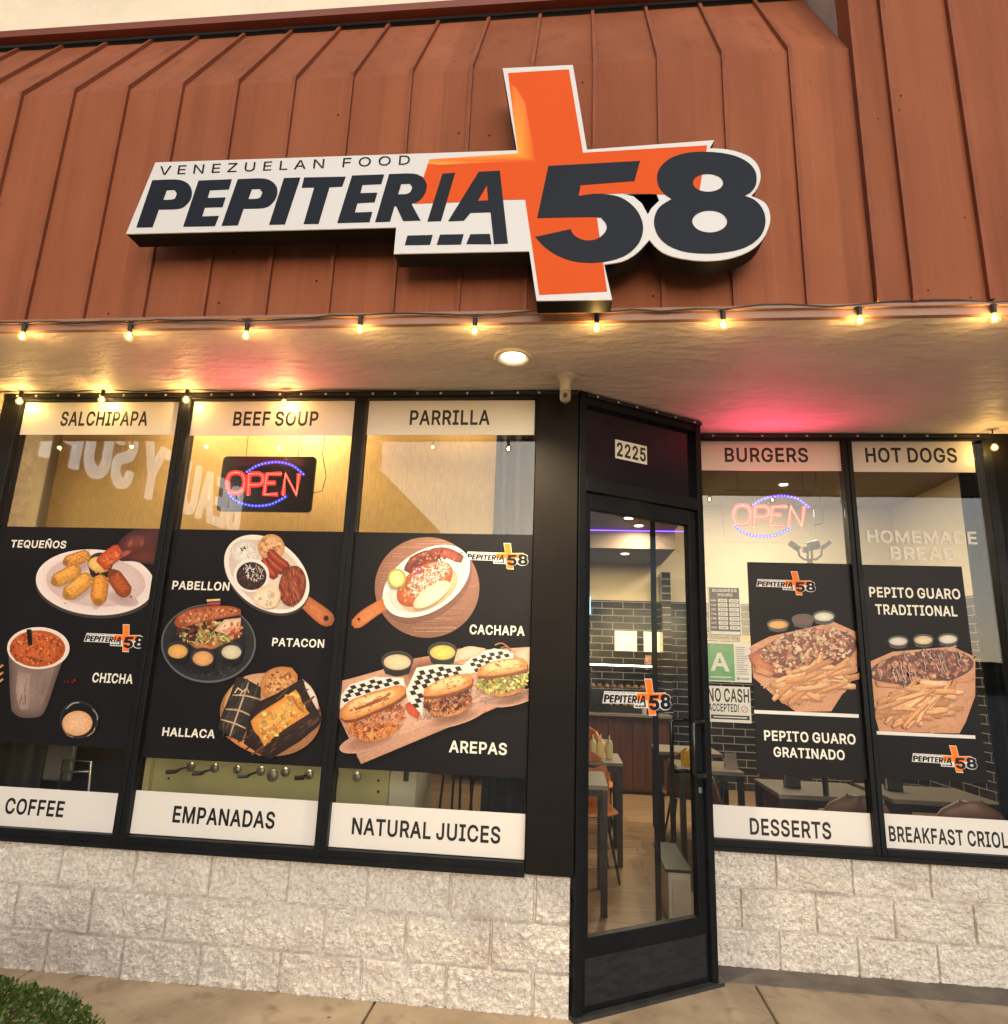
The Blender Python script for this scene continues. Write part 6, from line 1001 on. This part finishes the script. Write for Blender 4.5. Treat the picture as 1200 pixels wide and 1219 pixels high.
chair_at(c2_, 4.93, 1.16, math.pi, 'brown shell chair with its back to the last window'); chair_at(c2_, 3.86, 1.75, math.pi/2, 'brown shell chair turned sideways by the poster edge'); chair_at(c2_, 4.35, 2.2, 0, 'brown shell chair across the table behind the DESSERTS strip')
chair_at(c2_, 3.68, 3.05, math.pi, 'brown shell chair between the two tables beside the notices'); chair_at(c2_, 5.1, 2.25, .1, 'brown shell chair across the table by the curtain')
for k, (x, y) in enumerate(((2.80, 2.60), (2.87, 2.66), (2.94, 2.60))):
    o = empty('sauce_bottle', (x, y, .80), ['leftmost', 'middle', 'rightmost'][k]+' of the three pale sauce bottles on the table', 'bottle', 'sauce bottles on a table'); b = MB(); b.lathe((x, y, .80), [(.03, 0), (.031, .01), (.031, .11), (.026, .135)], 14); b.build('body', mat('cream_bottle', C(236, 220, 160), rough=.35), o, smooth=True)
    b = MB(); b.lathe((x, y, .934), [(.026, 0), (.024, .012), (.008, .025), (.004, .06)], 12); b.build('nozzle', mat('cream_nozzle', C(240, 232, 200), rough=.35), o, smooth=True)
b = MB(); b.box(3.155, 3.19, 1.23, 1.27, .007, 3.0); tag(b.build('inner_post', M_FRAME, bevel=.003), 'slim black post standing just inside the door', 'post')
o = empty('white_cabinet', (3.34, 1.5, 0), 'low white panelled cabinet behind the door glass', 'cabinet'); b = MB(); b.box(3.24, 3.38, 1.27, 1.9, .007, .30); b.build('body', mat('white_laminate', C(214, 206, 190), rough=.4), o, bevel=.004); b = MB(); b.box(3.22, 3.385, 1.25, 1.92, .302, .32); b.build('cabinet_top', M_LEG, o); b = MB(); b.box(3.262, 3.358, 1.262, 1.27, .05, .26); b.build('door_panel', mat('off_white_panel', C(204, 194, 176), rough=.4), o, bevel=.003)
b = MB(); b.box(3.86, 3.98, 5.9, 6.28, 0, 2.9); b.build('wall_pier', M_TILE2, BLD)
b = MB(); b.box(3.66, 3.74, 6.25, 6.27, 1.55, 1.75); tag(b.build('wall_notice', mat('red_and_white_notice', C(214, 120, 90), rough=.5, col2=C(230, 210, 190), vs=30)), 'small red and white notice on the tiles beside the counter', 'notice')
# clutter on the counter and the tables
o = empty('till_screen', (3.0, 5.62, .985), 'black till screen on a stand at the end of the counter', 'till'); b = MB(); b.box(2.98, 3.0, 5.555, 5.575, .987, 1.1); b.box(2.93, 3.05, 5.52, 5.60, .986, .998); b.build('foot', M_LEG, o); b = MB(); b.box(2.86, 3.12, 5.545, 5.56, 1.08, 1.27); b.build('screen', M_LEG, o, bevel=.004)
o = empty('cup_stack', (3.5, 5.55, .985), 'stack of white paper cups on the counter', 'cups'); b = MB()
for k in range(7): b.lathe((3.56, 5.56, .986+.02*k), [(.028, 0), (.038, .075), (.04, .078), (.036, .079)], 14)
b.build('cup', M_PAPER, o)
for (x, y, t) in ((2.62, 1.5, 'nearest the door glass'), (4.15, 1.62, 'behind the DESSERTS strip'), (4.86, 1.7, 'beside the curtain')):
    o = empty('napkin_holder', (x, y, .80), 'small black napkin holder on the table '+t, 'napkin holder', 'napkin holders on the tables'); b = MB(); b.box(x-.05, x+.05, y-.03, y-.024, .801, .89); b.box(x-.05, x+.05, y+.024, y+.03, .801, .89); b.box(x-.05, x+.05, y-.03, y+.03, .801, .806); b.build('holder', M_LEG, o); b = MB(); b.box(x-.045, x+.045, y-.02, y+.02, .807, .91); b.build('napkins', M_PAPER, o)
for k, (x, z0, z1, cl) in enumerate(((4.6, 1.55, 1.95, C(200, 90, 50)), (5.15, 1.5, 2.1, C(210, 180, 120)), (5.75, 1.6, 2.0, C(90, 120, 110)))):
    o = empty('framed_picture', (x, 6.26, z0), ['orange', 'sand coloured', 'green'][k]+' framed picture on the tiled back wall', 'picture', 'framed pictures on the tiles'); b = MB(); b.box(x-.2, x+.2, 6.25, 6.278, z0, z1); b.build('frame', M_LEG, o); b = MB(); b.box(x-.17, x+.17, 6.244, 6.249, z0+.03, z1-.03); b.build('print', mat('picture_print_%s' % ['orange', 'sand', 'green'][k], cl, rough=.4, col2=tuple(v*.4 for v in cl), vs=9), o)
# appliance, chair, stools and curtains seen in the low slots of glass
o = empty('kitchen_appliance', (.85, .62, 0), 'olive kitchen appliance front with round knobs and levers under the food posters', 'appliance'); M_OL = mat('olive_enamel', C(190, 184, 132), rough=.4, var=.05, vs=3)
b = MB(); b.box(.115, 1.56, .50, .515, .2, 1.3); b.box(.02, .112, .47, .52, .1, 1.4); b.build('front', M_OL, o); b = MB(); b.box(1.562, 1.72, .50, .95, .2, 1.24); b.build('side', mat('pale_enamel', C(206, 200, 176), rough=.4), o, bevel=.006)
b = MB(); b.box(1.645, 1.675, .494, .50, .89, .96); b.build('switch', M_LEG, o); FE = Frame((0, .50, 0), (1, 0, 0)); kk = crop(FE, 160, 880, 2.4)
M_KN = mat('brushed_knob', (.42, .40, .34), rough=.35, metal=1)
for (X, Y, r_) in ((162, 78, 13), (230, 82, 13), (295, 87, 12), (362, 90, 13), (395, 103, 17), (432, 94, 13), (500, 100, 13), (575, 100, 12), (637, 107, 13)):
    a, z = kk(X, Y); rr = r_/2.4*.0050; b = MB(); b.lathe((a, .50, z), [(rr, 0), (rr, .008), (rr*.8, .014), (rr*.3, .016)], 18, axis='y')
    for i in range(len(b.v)): b.v[i].y = 1.0-b.v[i].y if b.v[i].y > .5 else b.v[i].y
    b.build('knob', M_KN, o)
for (X, Y, X2, Y2) in ((108, 89, 152, 80), (182, 93, 222, 86), (310, 101, 354, 93), (470, 106, 496, 101)):
    a, z = kk(X, Y); a2, z2 = kk(X2, Y2); b = MB(); b.tube([(a2, .495, z2), (a2-.02, .465, z2-.004), (a+.05, .45, z+.003), (a, .44, z)], [.005, .006, .012, .013], 8); b.build('lever', M_LEG, o)
b = MB()
for (X, Y) in ((697, 118), (697, 150), (98, 112)): a, z = kk(X, Y); b.lathe((a, .499, z), [(.008, 0), (.006, -.006), (.001, -.007)], 10, axis='y')
b.build('bolt', M_LEG, o)
for k, x in enumerate((1.86, 2.06)):
    o = empty('bar_stool', (x, 1.1, 0), ['left', 'right'][k]+' dark stool with thin metal legs beside the appliance', 'stool', 'stools beside the appliance'); b = MB(); b.lathe((x, 1.1, 1.02), [(.13, 0), (.14, .02), (.12, .05), (.02, .055)], 18); b.build('seat', M_SHELL2, o, smooth=True)
    for t in range(4): an = t*1.571+.4; b = MB(); b.tube([(x+.08*math.cos(an), 1.1+.08*math.sin(an), 1.02), (x+.15*math.cos(an), 1.1+.15*math.sin(an), .008)], .009, 6); b.build('leg', M_LEG, o)
def curtain(x0, x1, y, z0, z1, label, m):
    b = MB(); n = int((x1-x0)/.012); V = []
    for j in range(2):
        for i in range(n+1): a = i*.012; V.append((x0+a, y+.028*math.sin(a*68+.8*math.sin(a*11))+.008*math.sin(a*31), z0 if j == 0 else z1))
    b.add(V, [(i, i+1, n+2+i, n+1+i) for i in range(n)]); o = b.build('curtain', m, smooth=True); o.modifiers.new('solid', 'SOLIDIFY').thickness = .004; return tag(o, label, 'curtain')
M_CUR = mat('dark_curtain', (.012, .014, .018), rough=.85, var=.2)
curtain(2.12, 2.55, .42, .05, 3.0, 'dark pleated curtain behind the glass beside the pillar', M_CUR); curtain(5.16, 6.8, 1.02, .05, 3.2, 'dark pleated curtain hanging at the end of the last window', M_CUR); curtain(-.98, -.52, .42, .05, 1.5, 'dark pleated curtain low in the far window', M_CUR)
o = empty('metal_chair', (-.3, .40, 0), 'grey backed chair with thin metal arms low in the far window', 'chair'); b = MB(); b.box(-.52, -.34, .40, .43, .80, 1.06); b.build('backrest', mat('grey_leather', C(90, 88, 84), rough=.4), o, bevel=.012)
b = MB(); b.tube([(-.37, .38, .3), (-.37, .36, .93), (-.15, .30, .935), (-.09, .30, .3)], .008, 8); b.tube([(-.37, .36, .86), (-.16, .31, .88)], .006, 8); b.build('arm', mat('dull_steel', (.4, .4, .38), rough=.4, metal=1), o, smooth=True); b = MB(); b.box(-.5, -.12, .26, .5, .5, .55); b.build('seat', M_LEG, o, bevel=.01)
FL = Frame((0, 1.35, 0), (1, 0, 0)); kf = crop(FL, 840, 560, 7.5); o = empty('lamp_stand', FL.p(*kf(930, 830)), 'dark stand with curved arms and small heads showing above the loaded fries poster', 'lamp stand'); q = lambda X, Y, c=0: FL.p(*kf(X, Y), c)
x_, z_ = kf(930, 800); b = MB(); b.tube([FL.p(x_, .01), FL.p(x_, z_)], .018, 10); b.lathe(FL.p(x_, 0), [(.16, .007), (.16, .02), (.03, .035)], 20); b.build('pole', M_LEG, o)
b = MB(); b.tube([q(825, 705), q(838, 765), q(880, 795), q(930, 798), q(990, 795), q(1030, 760), q(1040, 690)], .008, 8); b.tube([q(912, 798), q(912, 700)], .008, 8); b.tube([q(950, 798), q(946, 690)], .008, 8); b.build('arm', M_LEG, o)
for P in (((750, 645), (835, 705), .022), ((1112, 640), (1042, 692), .014), ((920, 680), (1005, 660), .034), ((868, 710), (912, 708), .022)): b = MB(); b.tube([q(*P[0]), q(*P[1])], P[2], 10); b.build('head', M_LEG, o)
o = empty('snack_basket', (3.62, 2.42, .80), 'bright yellow packets on the table beside the notices', 'packets'); b = MB()
for k in range(9): x = 3.52+.026*k; b.add([(x, 2.4, .802), (x+.03, 2.42, .802), (x+.035+random.uniform(-.01, .01), 2.42, .92+random.uniform(0, .03)), (x-.005, 2.4, .91)], [(0, 1, 2, 3)])
oo = b.build('packet', mat('yellow_packets', C(240, 190, 30), rough=.4, var=.25, vs=30), o); oo.modifiers.new('solid', 'SOLIDIFY').thickness = .006
o = empty('menu_tent', (4.0, 2.45, .80), 'folded cream card standing on a table deeper inside', 'table card'); b = MB(); b.add([(3.86, 2.35, .802), (3.96, 2.35, .802), (3.955, 2.38, .92), (3.865, 2.38, .92), (3.96, 2.41, .802), (3.86, 2.41, .802)], [(0, 1, 2, 3), (3, 2, 4, 5)]); b.build('card', M_PAPER, o)

# ------------------------------------------------------------------ shrub at the kerb
SHB = empty('boxwood_shrub', (.30, -1.05, 0), 'clipped green shrub at the edge of the sidewalk', 'shrub'); random.seed(11); b = MB()
for k in range(15000):
    t = random.uniform(0, 6.283); cz = random.random()**.6; rr = math.sqrt(1-cz*cz); sh = random.uniform(.86, 1.03); nz = noise.noise(Vector((math.cos(t)*rr*3.2, math.sin(t)*rr*3.2, cz*3)))*.10
    d = Vector((rr*math.cos(t), rr*math.sin(t), cz)); q = Vector((.34+.90*d.x*(sh+nz), -1.12+.36*d.y*(sh+nz), .03+.43*d.z*(sh+nz*.6)))
    if q.z < .02: continue
    up = (d*1.0+Vector((random.gauss(0, .5), random.gauss(0, .5), random.gauss(.35, .5)))).normalized(); sd_ = up.orthogonal().normalized(); sd_.rotate(Matrix.Rotation(random.uniform(0, 6.28), 3, up)); nn = up.cross(sd_)
    L_ = random.uniform(.013, .022); W_ = L_*.36; kcol = random.uniform(.7, 1.25); yl = random.random() < .12
    col = (.062*kcol*(1.6 if yl else 1), .108*kcol*(1.3 if yl else 1), .018*kcol)
    b.add([q, q+up*L_*.5+sd_*W_+nn*L_*.08, q+up*L_, q+up*L_*.5-sd_*W_+nn*L_*.08], [(0, 1, 2, 3)], col)
for (x, y, h) in ((.40, -1.0, .075), (.47, -1.0, .06), (.1, -1.02, .04)):            # a few shoots above the clipped top
    for j in range(16):
        q = Vector((x+random.gauss(0, .006), y+random.gauss(0, .006), .44+h*j/16)); up = Vector((random.gauss(0, .7), random.gauss(0, .5), .6)).normalized(); sd_ = up.orthogonal().normalized(); b.add([q, q+up*.012+sd_*.006, q+up*.022, q+up*.012-sd_*.006], [(0, 1, 2, 3)], (.05, .10, .02))
M_LEAF = print_mat('shrub_leaf', rough=.42, grain=.15, gs=60); M_LEAF.node_tree.nodes['Principled BSDF'].inputs['Subsurface Weight'].default_value = 0
b.build('crown', M_LEAF, SHB, colour=True)
b = MB()
for k in range(18): a = k*.35; b.tube([(.28+.1*math.cos(a), -1.12+.06*math.sin(a), .0), (.28+.45*math.cos(a), -1.12+.2*math.sin(a), .2), (.28+.7*math.cos(a), -1.12+.28*math.sin(a), .3)], [.008, .005, .002], 5)
b.build('stem', mat('grey_bark', C(90, 76, 60), rough=.9), SHB)
b = MB(); b.lathe((.28, -1.12, 0), [(.01, .0), (.5, .002), (.5, .012), (.01, .02)], 24)

# ------------------------------------------------------------------ across the lot: what the glass reflects
WG = Frame((-4.7, 0, 0), (0, 1, 0)); o = empty('beauty_shop_wing', (-6, -16, 0), 'tan shop wing with BEAUTY SUPPLY letters mirrored in the far windows', 'building')
b = MB(); b.box(-10, -4.7, -32, -.9, -.14, 3.1); b.box(-10, -4.2, -32, -.9, 3.1, 5.9); b.box(-10, -4.7, -32, -.9, 5.9, 8.55); b.box(-10, -4.6, -19.6, -.9, 8.55, 9.6); b.build('wall', mat('wing_stucco', C(170, 138, 100), rough=.9, var=.06), o)
WF = Frame((-4.2, 0, 0), (0, 1, 0)); b = MB(); lettering(b, WF, 'BEAUTY SUPPLY', -8.95, 3.93, .92, -2.55, c0=.02, c1=.09); b.build('sign_lettering', emit('lit_white_letters', (1, .96, .9), 2.0), o)
b = MB()
for k in range(9): b.fbox(WG, -30+3.2*k, -27.4+3.2*k, .6, 2.9, -.02, .02)
b.build('window', mat('dark_wing_glass', (.02, .02, .025), rough=.1), o)
o = empty('low_shop_row', (10, -85, 0), 'low pale shop row far across the parking lot', 'building'); b = MB(); b.box(-70, 90, -95, -85, -.14, 3.3); b.build('wall', mat('far_stucco', C(150, 128, 104), rough=.9, var=.1, vs=.3), o); b = MB(); b.box(-70.3, 90.3, -95.3, -84.7, 3.3, 3.7); b.build('roof', mat('far_roof', C(110, 80, 62), rough=.8), o)
b = MB()
for k in range(24): b.box(-66+6.4*k, -62+6.4*k, -85.06, -84.98, .3, 2.5)
b.build('window', mat('far_glass', (.03, .03, .035), rough=.15), o)
